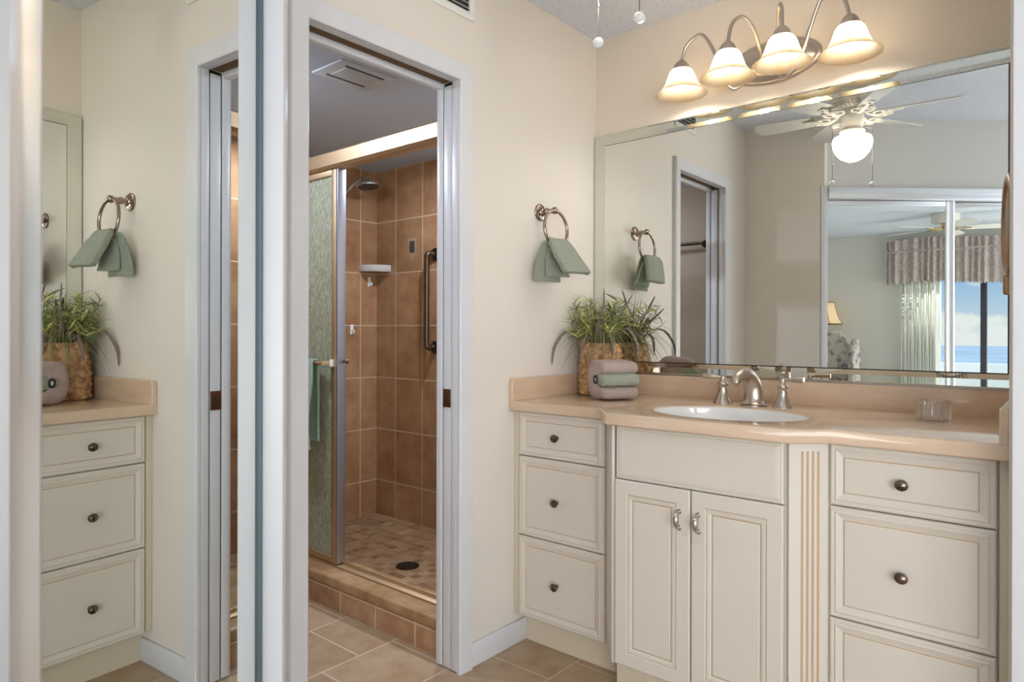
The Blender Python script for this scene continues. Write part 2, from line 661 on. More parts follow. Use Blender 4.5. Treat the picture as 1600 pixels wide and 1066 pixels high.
# closet back and header (header set just over the tracks)
h = MB()
h.box(-0.20, 1.312, -0.08, 0.012, 2.02, CEIL, M=CM)
struct(h, 'wall_closet_header', wall_hdr)
struct(MB().box(-0.30, 1.30, -0.62, -0.60, 0, CEIL, M=CM), 'wall_closet_back', wallp)
struct(MB().box(1.46, 1.56, -5.5, -2.83, 0, CEIL), 'wall_bedroom_near', wallp)

# casing round the pocket door (three lengths, mitred look from one profile)
def casing(x0, side):
    c = MB()
    w_ = 0.059
    prof = [(0.0, 0.0), (0.0, 0.012), (0.004, 0.015), (0.018, 0.016), (0.05, 0.02), (0.056, 0.02), (w_, 0.016), (w_, 0.0)]
    path = []
    for (d_, t_) in prof:
        path.append([(t_, OY1 + d_, 0.0), (t_, OY1 + d_, OZ + d_), (t_, OY0 - d_, OZ + d_), (t_, OY0 - d_, 0.0)])
    vs, fs = [], []
    n_ = len(prof)
    for ring in path:
        vs += ring
    for i in range(n_ - 1):
        for k in range(3):
            a = i * 4 + k
            fs.append((a, a + 1, a + 5, a + 4))
    c.faces(vs, fs)
    return c


struct(casing(0, 1), 'trim_1', white_trim, smooth=25, recalc=True)
j = MB()
# strike-side jamb: front lip, recessed channel, back lip
j.box(-0.030, 0.004, OY1, OY1 + 0.012, 0.004, OZ + 0.012, 0.003)
j.box(-0.106, -0.078, OY1, OY1 + 0.012, 0.004, OZ, 0.006)
j.box(-0.0725, -0.0355, OY1 + 0.004, OY1 + 0.010, 0.004, OZ - 0.006, 0.001)
# head: lips either side of the track slot
j.box(-0.030, 0.004, OY0, OY1, OZ, OZ + 0.012, 0.003)
j.box(-0.106, -0.078, OY0, OY1, OZ - 0.012, OZ + 0.012, 0.005)
# pocket-side lips
j.box(-0.030, 0.004, OY0 - 0.012, OY0, 0.004, OZ + 0.012, 0.003)
j.box(-0.106, -0.085, OY0 - 0.012, OY0, 0.004, OZ, 0.003)
struct(j, 'trim_2', white_trim)
struct(MB().box(-0.076, -0.032, OY0, OY1 + 0.004, OZ + 0.008, OZ + 0.0118), 'trim_3', mat('track_wood', '6b5132', 0.7))
struct(MB().box(-0.078, -0.030, OY1 + 0.0102, OY1 + 0.0119, 0.004, OZ + 0.007), 'jamb_gap_shade', dark_m)  # dark strip painting shade into the gaps beside the jamb channel
# sliding leaf parked in its pocket
dr = thing('pocket_door', 'white pocket door leaf slid back into the wall beside the opening', 'door', (-0.0575, -1.55, 0))
MB().box(-0.074, -0.041, -1.73, -1.400, 0.008, 2.018, 0.002).build('leaf', white_trim, dr)
sp = MB()
sp.box(-0.0715, -0.0365, OY1 + 0.0015, OY1 + 0.004, 0.905, 0.968, 0.0006)
o_ = tag(sp.build('strike_plate', mat('brown_strike', '7a5233', 0.35, 0.8)), 'brown metal strike plate set in the white door jamb', 'strike plate')
MB().box(-0.059, -0.049, OY1 + 0.0004, OY1 + 0.0012, 0.920, 0.953).build('slot', dark_m, o_)

struct(MB().box(0.0, 0.012, OY1 + 0.0595, -0.4585, 0, 0.083, 0.003), 'baseboard_left', white_trim)
struct(MB().box(0.0, 0.012, -1.738, OY0 - 0.0595, 0, 0.083, 0.003).box(0.012, 0.443, -1.739, -1.727, 0, 0.083, 0.003), 'baseboard_front', white_trim)
# white end casing of the closet corner and of the right-hand wall
struct(MB().box(1.312, 1.352, -0.06, 0.041, 0, 2.03, 0.003, M=CM), 'trim_4', white_trim)
struct(MB().box(1.514, 1.66, -0.705, -0.6005, 0, CEIL, 0.003), 'trim_5', white_trim)

# ------------------------------------------------------------------ bathroom beyond the pocket door
SHX, SHY, SHF = -1.756, 0.235, 0.03
struct(MB().box(SHX - 0.08, -0.115, SHY, SHY + 0.08, 0, 2.2), 'wall_shower_back', sh_back)
struct(MB().box(SHX - 0.08, SHX, -2.0, SHY, 0, 2.2), 'wall_shower_end', sh_end)
struct(MB().box(-2.0, -0.115, -2.0, -1.86, 0, 2.2), 'wall_bath', mat('bath_paint_shaded', '94836e', 0.7))  # dark colour carries the shade on this wall
struct(MB().box(SHX, -0.1155, -0.64, SHY, 0.002, SHF), 'floor_shower', mosaic)
cb = MB()
cb.box(SHX, -0.1155, -0.775, -0.60, 0.0, 0.092)
struct(cb, 'curb_trim', curb_t)
struct(MB().box(SHX, -0.1155, -0.782, -0.60, 0.092, 0.138, 0.012, seg=4), 'curb_cap_trim', curb_cap, smooth=50)

# shower door: header rail, bottom track, textured glass panel with frame, towel bar
sd_ = thing('shower_door', 'sliding shower door of textured green glass in a champagne metal frame', 'shower door', (-1.2, -0.665, 0.138))
hr = MB()
prof = [(-0.720, 1.892), (-0.722, 1.945), (-0.712, 1.953), (-0.66, 1.953), (-0.650, 1.945), (-0.650, 1.885), (-0.662, 1.880), (-0.708, 1.880)]
hr.loops([[(SHX + 0.001, y, z) for (y, z) in prof], [(-0.116, y, z) for (y, z) in prof]], cap0=True)
hr.build('header_rail', alu_gold, sd_, smooth=30)
MB().box(SHX + 0.001, -0.116, -0.703, -0.650, 0.138, 0.146, 0.002).box(SHX + 0.001, -0.116, -0.672, -0.666, 0.146, 0.160, 0.001).build('bottom_track', alu_gold, sd_)
PX1 = -0.868
fr = MB()
fy0, fy1 = -0.700, -0.678
fr.box(PX1 - 0.030, PX1, fy0, fy1, 0.150, 1.880, 0.003)
fr.box(-1.70, PX1 - 0.030, fy0, fy1, 0.150, 0.178, 0.003)
fr.box(-1.70, PX1 - 0.030, fy0, fy1, 1.852, 1.880, 0.003)
fr.box(-1.73, -1.70, fy0, fy1, 0.150, 1.880, 0.003)
fr.build('panel_frame', alu_gold, sd_)
MB().box(PX1, PX1 + 0.014, -0.699, -0.655, 0.152, 1.878, 0.002).build('edge_seal', alu_grey, sd_)
MB().box(-1.70, PX1 - 0.030, -0.691, -0.686, 0.178, 1.852).build('glass_panel', glass_ob, sd_)
tb = MB()
tb.tube([(-1.60, -0.745, 1.028), (-0.905, -0.745, 1.028)], 0.0095, 12)
tb.box(-0.915, -0.893, -0.752, -0.700, 1.018, 1.038, 0.003)
tb.box(-1.612, -1.590, -0.752, -0.700, 1.018, 1.038, 0.003)
tbo = tb.build('towel_bar', alu_gold, sd_)
MB().box(-0.893, -0.876, -0.714, -0.7005, 1.012, 1.044, 0.003).build('bar_bracket', plastic_w, tbo)
kb = MB()
kb.tube([(PX1 + 0.0145, -0.668, 1.035), (PX1 + 0.035, -0.666, 1.035)], 0.006, 10)
kb.lathe([(0.0, 0.0), (0.009, 0.001), (0.010, 0.006), (0.006, 0.010), (0.0, 0.011)], 14, M=axis_mat((PX1 + 0.034, -0.666, 1.035), (1, 0, 0)))
kb.build('inner_bar_end', nickel_d, sd_)

# green towel over the shower-door bar
bt = MB()
def btf(u, v):
    x = -1.245 + 0.30 * u
    s = v * 0.80
    wv = 0.004 * sin(u * 23 + v * 3)
    if s < 0.36:
        z = 0.668 + s + 0.012 * u
        y = -0.726 + wv
    elif s < 0.42:
        a = (s - 0.36) / 0.06 * pi
        y = -0.745 + 0.019 * cos(a) + wv * 0.3
        z = 1.028 + 0.016 * sin(a)
    else:
        z = 1.028 - (s - 0.42)
        y = -0.764 - 0.012 * sin((s - 0.42) * 5) + wv
    return (x + (0.012 if s > 0.42 else 0.0) * sin(s * 16), y, z)
bt.grid(btf, 24, 60)
bto = bt.build('bath_towel', towel_g2, smooth=180, mods=[m_solid(0.011, 0.0), m_sub(1)])
tag(bto, 'mint green towel hanging over the bar of the shower door', 'towel')

# shower fittings
shd = thing('rain_shower', 'round chrome shower head on an arm high on the tiled wall', 'shower head', (SHX, -0.02, 2.0))
MB().tube(smooth_path([(SHX, -0.06, 1.96), (SHX + 0.06, -0.045, 1.985), (SHX + 0.11, -0.02, 2.035), (SHX + 0.155, 0.0, 2.06)], 6), 0.011, 12).lathe(
    [(0.0, 0.008), (0.02, 0.006), (0.03, 0.0)], 20, M=axis_mat((SHX, -0.06, 1.96), (1, 0, 0))).build('arm', chrome, shd)
hd = MB()
HM = axis_mat((SHX + 0.185, 0.02, 2.02), Vector((0.16, 0.0, -1)))
hd.lathe([(0.0, -0.055), (0.016, -0.052), (0.02, -0.035), (0.045, -0.02), (0.066, -0.006), (0.069, 0.002), (0.066, 0.008)], 36, M=HM)
hdo = hd.build('head', chrome, shd)
fm = MB().lathe([(0.060, 0.0085), (0.0, 0.0095)], 32, M=HM, capb=False)
for k in range(10):
    a = k * pi / 5
    fm.lathe([(0.006, 0.0), (0.0045, 0.004), (0.0, 0.0045)], 8, M=HM @ Matrix.Translation((0.042 * cos(a), 0.042 * sin(a), 0.009)))
fm.build('face', mat('shower_face', '3b3b3c', 0.4), hdo)

gb = thing('grab_bar', 'vertical bronze grab bar on the tiled shower wall', 'grab bar', (-1.23, SHY, 1.35))
pth = [(-1.225, SHY - 0.002, 1.612), (-1.235, SHY - 0.05, 1.612)] + [(-1.242, SHY - 0.052, z) for z in (1.575, 1.5, 1.4, 1.3, 1.2, 1.115)] + [(-1.235, SHY - 0.05, 1.08), (-1.225, SHY - 0.002, 1.078)]
MB().tube(smooth_path(pth, 6), 0.016, 14).build('bar', mat('oil_bronze', '6d5f50', 0.28, 1.0), gb)
for z in (1.612, 1.078):
    MB().lathe([(0.038, 0.0), (0.038, 0.006), (0.03, 0.012), (0.018, 0.016)], 24, M=axis_mat((-1.225, SHY, z), (0, -1, 0))).build('flange', mat('bronze_flange', '5d5044', 0.3, 1.0), gb)

sdish = MB()
CX, CY = SHX, SHY
arc = [(CX, CY - 0.135)] + [(CX + 0.135 * sin(a), CY - 0.135 * cos(a)) for a in [pi / 2 * k / 8 for k in range(1, 8)]] + [(CX + 0.135, CY), (CX, CY)]
sdish.loops([[(x, y, 1.535) for x, y in arc], [(x, y, 1.548) for x, y in arc]], cap0=True)
rim = arc[:9]
sdish.loops([[(x, y, 1.548) for x, y in arc[:-1]] + [(CX + 0.02, CY - 0.02, 1.548)], [(x, y, 1.575) for x, y in arc[:-1]] + [(CX + 0.02, CY - 0.02, 1.575)]], cap1=False)
tag(sdish.build('soap_dish', mat('clear_dish', 'd9cfc4', 0.15, trans=0.35), smooth=30, recalc=True), 'clear corner soap dish in the tiled shower', 'soap dish')
def hook(loc, d, label):
    M = axis_mat(loc, d)
    h_ = thing('wall_hook', label, 'hook', loc)
    MB().box(-0.030, 0.030, -0.011, 0.011, 0, 0.004, 0.002, M=M).build('base_plate', plastic_w, h_)
    MB().tube(smooth_path([Vector(M @ Vector((0.0, 0, 0.004))), M @ Vector((-0.004, 0, 0.018)), M @ Vector((-0.02, 0, 0.022)), M @ Vector((-0.014, 0, 0.030))], 5), 0.004, 8).build('prong', plastic_w, h_)
hook((SHX, 0.175, 1.475), (1, 0, 0), 'small white adhesive hook just under the corner soap dish')
hook((SHX, 0.045, 1.18), (1, 0, 0), 'small white adhesive hook lower on the shower end wall near the door edge')
ac = MB()
ac.faces([(-1.424 + dx, SHY - 0.0012, 1.675 + dz) for dx, dz in ((-0.036, 0.05), (0.036, 0.05), (0.036, -0.045), (0.0, -0.085), (-0.036, -0.045))], [(0, 4, 3, 2, 1)], 1)
ac.box(-1.446, -1.402, SHY - 0.004, SHY - 0.0013, 1.638, 1.708, 0.001)
tag(ac.build('accent_tile', [mat('dark_accent', '4a433c', 0.3), mat('accent_grout', 'ab9072', 0.5)]), 'small dark accent tile set in the shower back wall', 'accent tile')
dn = MB().lathe([(0.056, 0.0), (0.056, 0.004), (0.05, 0.006), (0.0, 0.006)], 28, M=Matrix.Translation((-0.872, -0.28, SHF)))
dno = dn.build('shower_drain', mat('drain_bronze', '4a3c2c', 0.4, 1.0))
tag(dno, 'round dark drain in the mosaic shower floor', 'drain')
hl = MB()
for a in range(3):
    for k in range(5 + 5 * a):
        t_ = 2 * pi * k / (5 + 5 * a)
        hl.box(-0.004, 0.004, -0.004, 0.004, 0.0061, 0.0066, M=Matrix.Translation((-0.872 + (0.012 + 0.014 * a) * cos(t_), -0.28 + (0.012 + 0.014 * a) * sin(t_), SHF)))
hl.build('holes', dark_m, dno)

cv = thing('ceiling_vent', 'grey rectangular exhaust vent in the bathroom ceiling', 'vent', (-0.54, -0.85, 2.165))
MB().box(-0.635, -0.445, -0.975, -0.715, 2.156, 2.1648, 0.003).build('frame', mat('vent_grey', 'b9babb', 0.5), cv)
s_ = MB()
s_.box(-0.585, -0.485, -0.925, -0.765, 2.1525, 2.156, 0.001)
s_.build('cover', mat('vent_cover', 'b0b1b3', 0.5), cv)
for x0_, x1_ in ((-0.60, -0.592), (-0.478, -0.470)):
    MB().box(x0_, x1_, -0.935, -0.755, 2.1545, 2.1562).build('slot', dark_m, cv)
bl_ = thing('added_bath_fill', 'added fill dome out of view on the bathroom ceiling', 'lamp', (-0.95, -1.3, 2.165))  # added out of view to brighten the bathroom
MB().lathe([(0.15, -0.0), (0.15, -0.02), (0.13, -0.025)], 28, M=Matrix.Translation((-0.95, -1.3, 2.1648))).build('base', plastic_w, bl_)
MB().lathe([(0.0, -0.085), (0.06, -0.08), (0.11, -0.055), (0.13, -0.025)], 28, M=Matrix.Translation((-0.95, -1.3, 2.1648)), capt=False).build('dome', bath_fill_m, bl_)
dl = thing('added_shower_fill', 'small added fill disc in the shower ceiling hidden behind the header rail', 'lamp', (-0.72, -0.12, 2.165))  # added, hidden by the rail, to light the shower tiles
MB().lathe([(0.062, -0.001), (0.062, -0.006), (0.048, -0.007), (0.046, -0.001)], 28, M=Matrix.Translation((-0.72, -0.12, 2.165)), capb=False, capt=False).build('ring', plastic_w, dl)
MB().lathe([(0.046, -0.003), (0.0, -0.003)], 24, M=Matrix.Translation((-0.72, -0.12, 2.165)), capb=False).build('lens', shower_fill_m, dl)
rb = thing('bathroom_towel_bar', 'dark bronze towel bar on the bathroom side wall seen in the mirror', 'towel bar', (-0.5, -1.86, 1.76))
MB().tube([(-0.95, -1.80, 1.765), (-0.315, -1.80, 1.765)], 0.011, 12).build('bar', bar_dark, rb)
for x in (-0.95, -0.315):
    MB().lathe([(0.026, 0), (0.026, 0.006), (0.012, 0.014), (0.010, 0.075), (0.0, 0.078)], 18, M=axis_mat((x, -1.86, 1.765), (0, 1, 0))).build('bracket', bar_dark, rb)

# return air grille above the door
rg = thing('wall_grille', 'white return air grille high on the wall above the door', 'vent', (0.0, -0.88, 2.33))
g_ = MB()
gy0, gy1, gz0, gz1 = -1.011, -0.746, 2.243, 2.415
for a in ((gy0, gy1, gz0, gz0 + 0.026), (gy0, gy1, gz1 - 0.026, gz1), (gy0, gy0 + 0.026, gz0 + 0.026, gz1 - 0.026), (gy1 - 0.026, gy1, gz0 + 0.026, gz1 - 0.026)):
    g_.box(0.0, 0.009, a[0], a[1], a[2], a[3], 0.002)
g_.build('frame', plastic_w, rg)
MB().box(0.0, 0.002, gy0 + 0.026, gy1 - 0.026, gz0 + 0.026, gz1 - 0.026).build('duct', grille_d, rg)
lv = MB()
for k in range(7):
    z = gz0 + 0.034 + k * 0.018
    lv.faces([(0.002, gy0 + 0.026, z + 0.008), (0.002, gy1 - 0.026, z + 0.008), (0.010, gy1 - 0.026, z), (0.010, gy0 + 0.026, z)], [(0, 1, 2, 3)])
lv.build('louvers', plastic_w, rg, mods=[m_solid(0.0012)])
pl = MB().lathe([(0.008, 0), (0.008, 0.004), (0.004, 0.006), (0.003, 0.02), (0.006, 0.024), (0.0, 0.026)], 12, M=axis_mat((0, -1.605, 1.709), (1, 0, 0)))
tag(pl.build('wall_hook', plastic_w), 'tiny white hook on the wall between door casing and closet corner', 'hook')

# ------------------------------------------------------------------ vanity cabinets
YL, YC, YR = -0.528, -0.628, -0.556
ZB, ZT = 0.120, 0.8745


def rect_loop(x0, x1, z0, z1, ins, y):
    return [(x0 + ins, y, z0 + ins), (x1 - ins, y, z0 + ins), (x1 - ins, y, z1 - ins), (x0 + ins, y, z1 - ins)]


def drawer_front(x0, x1, z0, z1, yf):
    m = MB()
    L_ = [(0, 0.018), (0, 0.005), (0.003, 0.001), (0.007, 0.0), (0.012, 0.001), (0.016, -0.0015), (0.024, 0.0015), (0.030, 0.004), (0.0335, 0.0045), (0.0355, 0.0025), (0.038, 0.0015)]
    mis = [0, 0, 0, 0, 0, 0, 0, 0, 1, 0]
    m.loops([rect_loop(x0, x1, z0, z1, i, yf + d) for i, d in L_], mis)
    return m


def door_front(x0, x1, z0, z1, yf):
    m = MB()
    L_ = [(0, 0.019), (0, 0.004), (0.004, 0.0), (0.042, 0.0), (0.0445, 0.004), (0.0465, 0.0045), (0.049, 0.002), (0.057, 0.0035), (0.0605, 0.0065), (0.063, 0.0065), (0.0655, 0.0045)]
    mis = [0, 0, 0, 0, 2, 0, 0, 0, 1, 0]
    m.loops([rect_loop(x0, x1, z0, z1, i, yf + d) for i, d in L_], mis)
    return m


def knob(x, y, z, parent):
    M = axis_mat((x, y, z), (0, -1, 0), (1, 0, 0))
    k = MB()
    k.lathe([(0.008, 0.0), (0.0065, 0.003), (0.006, 0.010), (0.012, 0.013), (0.0155, 0.018), (0.0150, 0.021), (0.0125, 0.0215), (0.0115, 0.0235), (0.0105, 0.0235), (0.007, 0.0262), (0.0, 0.0275)], 22, M=M, sx=1.0, sy=0.92)
    return k.build('knob', nickel_d, parent, smooth=50)


def drawer_bank(name, label, xs0, xs1, xd0, xd1, yf, toe_y):
    t = thing(name, label, 'cabinet', ((xs0 + xs1) / 2, yf + 0.25, 0))
    b = MB()
    b.box(xs0, xs1, yf + 0.0185, 0.03, ZB, ZT, 0.001)
    b.build('body', cab, t)
    MB().box(xs0, xs1, toe_y, toe_y + 0.02, 0.0, ZB).build('toe_kick', cab_in, t)
    for z0, z1 in ((0.7125, 0.8735), (0.4185, 0.7095), (0.1200, 0.4155)):
        d = drawer_front(xd0, xd1, z0, z1, yf).build('drawer', [cab, glaze], t, smooth=0)
        knob((xd0 + xd1) / 2 - 0.01, yf + 0.0015, (z0 + z1) / 2 - 0.003, d)
    return t


lb = drawer_bank('drawer_cabinet', 'cream drawer cabinet with three drawers at the left end beside the door wall', 0.001, 0.405, 0.0282, 0.3995, YL, -0.458)
rbk = drawer_bank('drawer_cabinet', 'cream drawer cabinet with three drawers at the right end beneath the clear cup', 1.112, 1.501, 1.1166, 1.4769, YR, -0.485)
st = MB()
st.box(1.4815, 1.501, YR + 0.006, YR + 0.018, ZB, ZT, 0.001)
st.build('filler_strip', cab_in, rbk)
st = MB()
st.box(0.001, 0.0245, YL + 0.008, YL + 0.018, ZB, ZT, 0.001)
st.build('filler_strip', cab_in, lb)

sc = thing('sink_cabinet', 'cream sink cabinet with two panelled doors, false front and fluted corners', 'cabinet', (0.76, -0.35, 0))
XC0, XC1 = 0.4995, 1.0225
b = MB()
for q_ in ((0.4055, 0.42, -0.51, 0.03, ZB, ZT), (1.097, 1.1115, -0.51, 0.03, ZB, ZT), (0.42, 1.097, -0.51, 0.03, ZB, ZB + 0.015), (0.42, 1.097, 0.015, 0.03, ZB + 0.015, ZT)):
    b.box(*q_)
b.faces([(0.405, -0.51, ZB), (XC0 - 0.002, YC + 0.019, ZB), (XC1 + 0.002, YC + 0.019, ZB), (1.112, -0.51, ZB),
         (0.405, -0.51, ZT), (XC0 - 0.002, YC + 0.019, ZT), (XC1 + 0.002, YC + 0.019, ZT), (1.112, -0.51, ZT)],
        [(0, 1, 2, 3), (0, 4, 5, 1), (1, 5, 6, 2), (2, 6, 7, 3)])
b.build('body', cab, sc, smooth=0, recalc=True)
MB().box(0.470, 1.05, -0.555, -0.535, 0.0, ZB).faces([(0.406, -0.458, 0), (0.470, -0.555, 0), (0.470, -0.555, ZB), (0.406, -0.458, ZB)], [(0, 1, 2, 3)]).faces([(1.111, -0.485, 0), (1.05, -0.555, 0), (1.05, -0.555, ZB), (1.111, -0.485, ZB)], [(0, 1, 2, 3)]).build('toe_kick', cab_in, sc, smooth=0)


def pilaster(p0, p1, zb, zt):
    """flat stile on the diagonal between p0 and p1 with four flutes"""
    a, c_ = Vector((p0[0], p0[1], 0)), Vector((p1[0], p1[1], 0))
    dx = (c_ - a)
    ln = dx.length
    dx.normalize()
    nv = Vector((dx.y, -dx.x, 0))          # outward
    if nv.y > 0:
        nv = -nv
    M = Matrix((dx, -nv, Vector((0, 0, 1)))).transposed().to_4x4()
    M.translation = a
    th = 0.010
    cs = ln / 2
    fl = [cs + (k - 1.5) * 0.0145 for k in range(4)]
    pts = [(0, 0, 0), (0, -th, 0)]
    kinds = [0, 0]
    for f in fl:
        pts += [(f - 0.0034, -th, 0), (f - 0.0022, -th + 0.003, 1), (f + 0.0022, -th + 0.003, 1), (f + 0.0034, -th, 0)]
    pts += [(ln, -th, 0), (ln, 0, 0)]
    m = MB()
    flat = [(0, 0), (0, -th), (ln, -th), (ln, 0)]
    zt1, zb1 = zt - 0.024, zb + 0.03
    for za, zc in ((zb, zb1), (zt1, zt)):
        m.loops([[(x, y, za) for x, y in flat], [(x, y, zc) for x, y in flat]], cap0=True, M=M)
    vs, fs, mi = [], [], []
    for (x, y, q) in pts:
        vs += [(x, y, zb1), (x, y, zt1)]
    b_ = bmesh.new()
    bv = [b_.verts.new(M @ Vector(v)) for v in vs]
    for i in range(len(pts) - 1):
        f = b_.faces.new((bv[2 * i], bv[2 * i + 2], bv[2 * i + 3], bv[2 * i + 1]))
        f.material_index = 1 if (pts[i][2] and pts[i + 1][2]) else 0
    bmesh.ops.recalc_face_normals(b_, faces=b_.faces[:])
    m.merge(b_, None)
    return m


pilaster((1.0265, YC + 0.016), (1.1105, YR + 0.022), ZB, ZT).build('pilaster', [cab, glaze], sc, smooth=0)
pilaster((0.4075, YL + 0.02), (0.4955, YC + 0.016), ZB, ZT).build('pilaster', [cab, glaze], sc, smooth=0)
ff = MB()
fl_ = [(0, 0.018), (0, 0.006), (0.004, 0.003), (0.010, 0.003), (0.012, 0.001), (0.020, 0.0)]
ff.loops([rect_loop(0.5055, 1.0199, 0.7085, ZT - 0.001, i, YC + d) for i, d in fl_], [0, 0, 0, 0, 0])
ff.build('false_front', [cab], sc, smooth=0)
for (x0, x1, hx) in ((0.5030, 0.7555, 0.723), (0.7595, 1.0205, 0.7828)):
    d = door_front(x0, x1, 0.126, 0.7055, YC).build('door', [cab, glaze, glaze_soft], sc, smooth=0)
    hM = MB()
    zc = 0.6165
    p = smooth_path([(hx, YC + 0.0005, zc + 0.024), (hx, YC - 0.012, zc + 0.022), (hx, YC - 0.022, zc + 0.008), (hx, YC - 0.020, zc - 0.010), (hx, YC - 0.010, zc - 0.022), (hx, YC + 0.0005, zc - 0.024)], 5)
    n_ = len(p)
    rr = [0.0042 + 0.0042 * sin(pi * i / (n_ - 1)) ** 2 * (1 if i < n_ * 0.62 else 0.75) for i in range(n_)]
    hM.tube(p, rr, 10)
    hM.lathe([(0.0075, 0), (0.007, 0.0025), (0.0, 0.003)], 14, M=axis_mat((hx, YC + 0.0004, zc + 0.024), (0, -1, 0)))
    hM.lathe([(0.0085, 0), (0.008, 0.003), (0.0, 0.004)], 14, M=axis_mat((hx, YC + 0.0004, zc - 0.024), (0, -1, 0)))
    hM.build('handle', nickel, d, smooth=60)

# ------------------------------------------------------------------ countertop with basin
ZC = 0.9133
SKC, SRX, SRY = (0.772, -0.395), 0.243, 0.180
ct = thing('countertop', 'beige solid surface countertop with splashes along wall and sides', 'countertop', (0.75, -0.3, ZT + 0.0005))
out = [(0.0005, 0.0325), (0.0005, -0.552), (0.398, -0.552), (0.484, -0.653), (1.040, -0.653), (1.124, -0.582), (1.5015, -0.582), (1.5015, 0.0325)]
b = bmesh.new()
ov = [b.verts.new((x, y, ZC)) for x, y in out]
NE = 64
ev = [b.verts.new((SKC[0] + SRX * cos(2 * pi * k / NE), SKC[1] + SRY * sin(2 * pi * k / NE), ZC)) for k in range(NE)]
edges = [b.edges.new((ov[i], ov[(i + 1) % len(ov)])) for i in range(len(ov))]
edges += [b.edges.new((ev[i], ev[(i + 1) % NE])) for i in range(NE)]
bmesh.ops.triangle_fill(b, use_beauty=True, use_dissolve=False, edges=edges)
# drop any fill inside the basin hole
kill = [f for f in b.faces if ((f.calc_center_median().x - SKC[0]) / SRX) ** 2 + ((f.calc_center_median().y - SKC[1]) / SRY) ** 2 < 0.98]
bmesh.ops.delete(b, geom=kill, context='FACES')
for f in b.faces:
    f.normal_update()
    if f.normal.z < 0:
        f.normal_flip()
ext = bmesh.ops.extrude_face_region(b, geom=b.faces[:])
for v in [g for g in ext['geom'] if isinstance(g, bmesh.types.BMVert)]:
    v.co.z = ZT + 0.0008
bmesh.ops.recalc_face_normals(b, faces=b.faces[:])
bev_e = [e for e in b.edges if len(e.link_faces) == 2 and e.calc_face_angle(0) > 1.2 and (e.verts[0].co - e.verts[1].co).z == 0]
bmesh.ops.bevel(b, geom=bev_e, offset=0.005, segments=3, profile=0.5, affect='EDGES')
cm = MB()
cm.merge(b)
cm.build('slab', counter_m, ct, smooth=40)
MB().box(0.0205, 1.4810, 0.012, 0.0325, ZC - 0.002, 0.9945, 0.003).build('backsplash', counter_m, ct)
ss = MB()
ss.loops([[(x, 0.0315, ZC - 0.002), (x, -0.552, ZC - 0.004), (x, -0.5525, ZC + 0.066), (x, -0.545, 0.9945), (x, 0.0315, 0.9945)] for x in (0.0007, 0.0195)], cap0=True)
ss.build('side_splash', counter_m, ct, mods=[m_bevel(0.003)])
ss = MB()
ss.loops([[(x, 0.0315, ZC - 0.002), (x, -0.577, ZC - 0.004), (x, -0.578, ZC + 0.066), (x, -0.571, 0.9945), (x, 0.0315, 0.9945)] for x in (1.4820, 1.5012)], cap0=True)
ss.build('side_splash', counter_m, ct, mods=[m_bevel(0.003)])
bs = MB()
prof = [(0.999, -0.004), (0.998, -0.012), (0.985, -0.03), (0.95, -0.06), (0.86, -0.10), (0.66, -0.135), (0.35, -0.150), (0.10, -0.153)]
bs.loops([[(SKC[0] + SRX * r * cos(2 * pi * k / NE), SKC[1] + SRY * r * sin(2 * pi * k / NE), ZC + z) for k in range(NE)] for r, z in prof])
bso = bs.build('sink', porcelain, smooth=80)
tag(bso, 'white oval basin set under the beige countertop', 'sink')
MB().lathe([(0.024, 0.0), (0.024, 0.003), (0.012, 0.004), (0.0, 0.0035)], 20, M=Matrix.Translation((SKC[0], SKC[1], ZC - 0.1528))).build('drain', chrome, bso)
MB().box(0.735, 0.785, SKC[1] + SRY * 0.955 - 0.003, SKC[1] + SRY * 0.955, ZC - 0.052, ZC - 0.045, 0.002).build('overflow_slot', dark_m, bso)

# faucet: arched spout and two lever handles
FY = -0.135
fc = thing('faucet', 'brushed nickel widespread faucet with arched spout behind the oval basin', 'faucet', (0.755, FY, ZC))
sp_ = MB()
pts = [(0.757, FY, ZC + 0.004), (0.757, FY + 0.002, ZC + 0.035), (0.756, FY - 0.004, ZC + 0.070), (0.753, FY - 0.022, ZC + 0.098), (0.749, FY - 0.052, ZC + 0.112), (0.744, FY - 0.082, ZC + 0.110), (0.740, FY - 0.106, ZC + 0.096), (0.738, FY - 0.116, ZC + 0.080)]
P_ = smooth_path(pts, 7)
n_ = len(P_)
rr = []
for i in range(n_):
    t_ = i / (n_ - 1)
    rr.append(0.0225 * (1 - t_) ** 1.2 + 0.0150 + (0.010 * max(0, 1 - t_ * 14)))
sp_.tube(P_, rr, 20, sq=0.92)
sp_.lathe([(0.041, 0.0), (0.041, 0.003), (0.036, 0.007), (0.030, 0.010)], 28, M=Matrix.Translation((0.757, FY, ZC)))
spo = sp_.build('spout', nickel, fc, smooth=70)
MB().tube([(0.758, FY + 0.045, ZC + 0.0), (0.758, FY + 0.045, ZC + 0.078)], 0.0028, 8).lathe([(0.0, 0.0), (0.006, 0.002), (0.0065, 0.008), (0.0, 0.012)], 12, M=Matrix.Translation((0.758, FY + 0.045, ZC + 0.076))).build('lift_rod', nickel, spo)
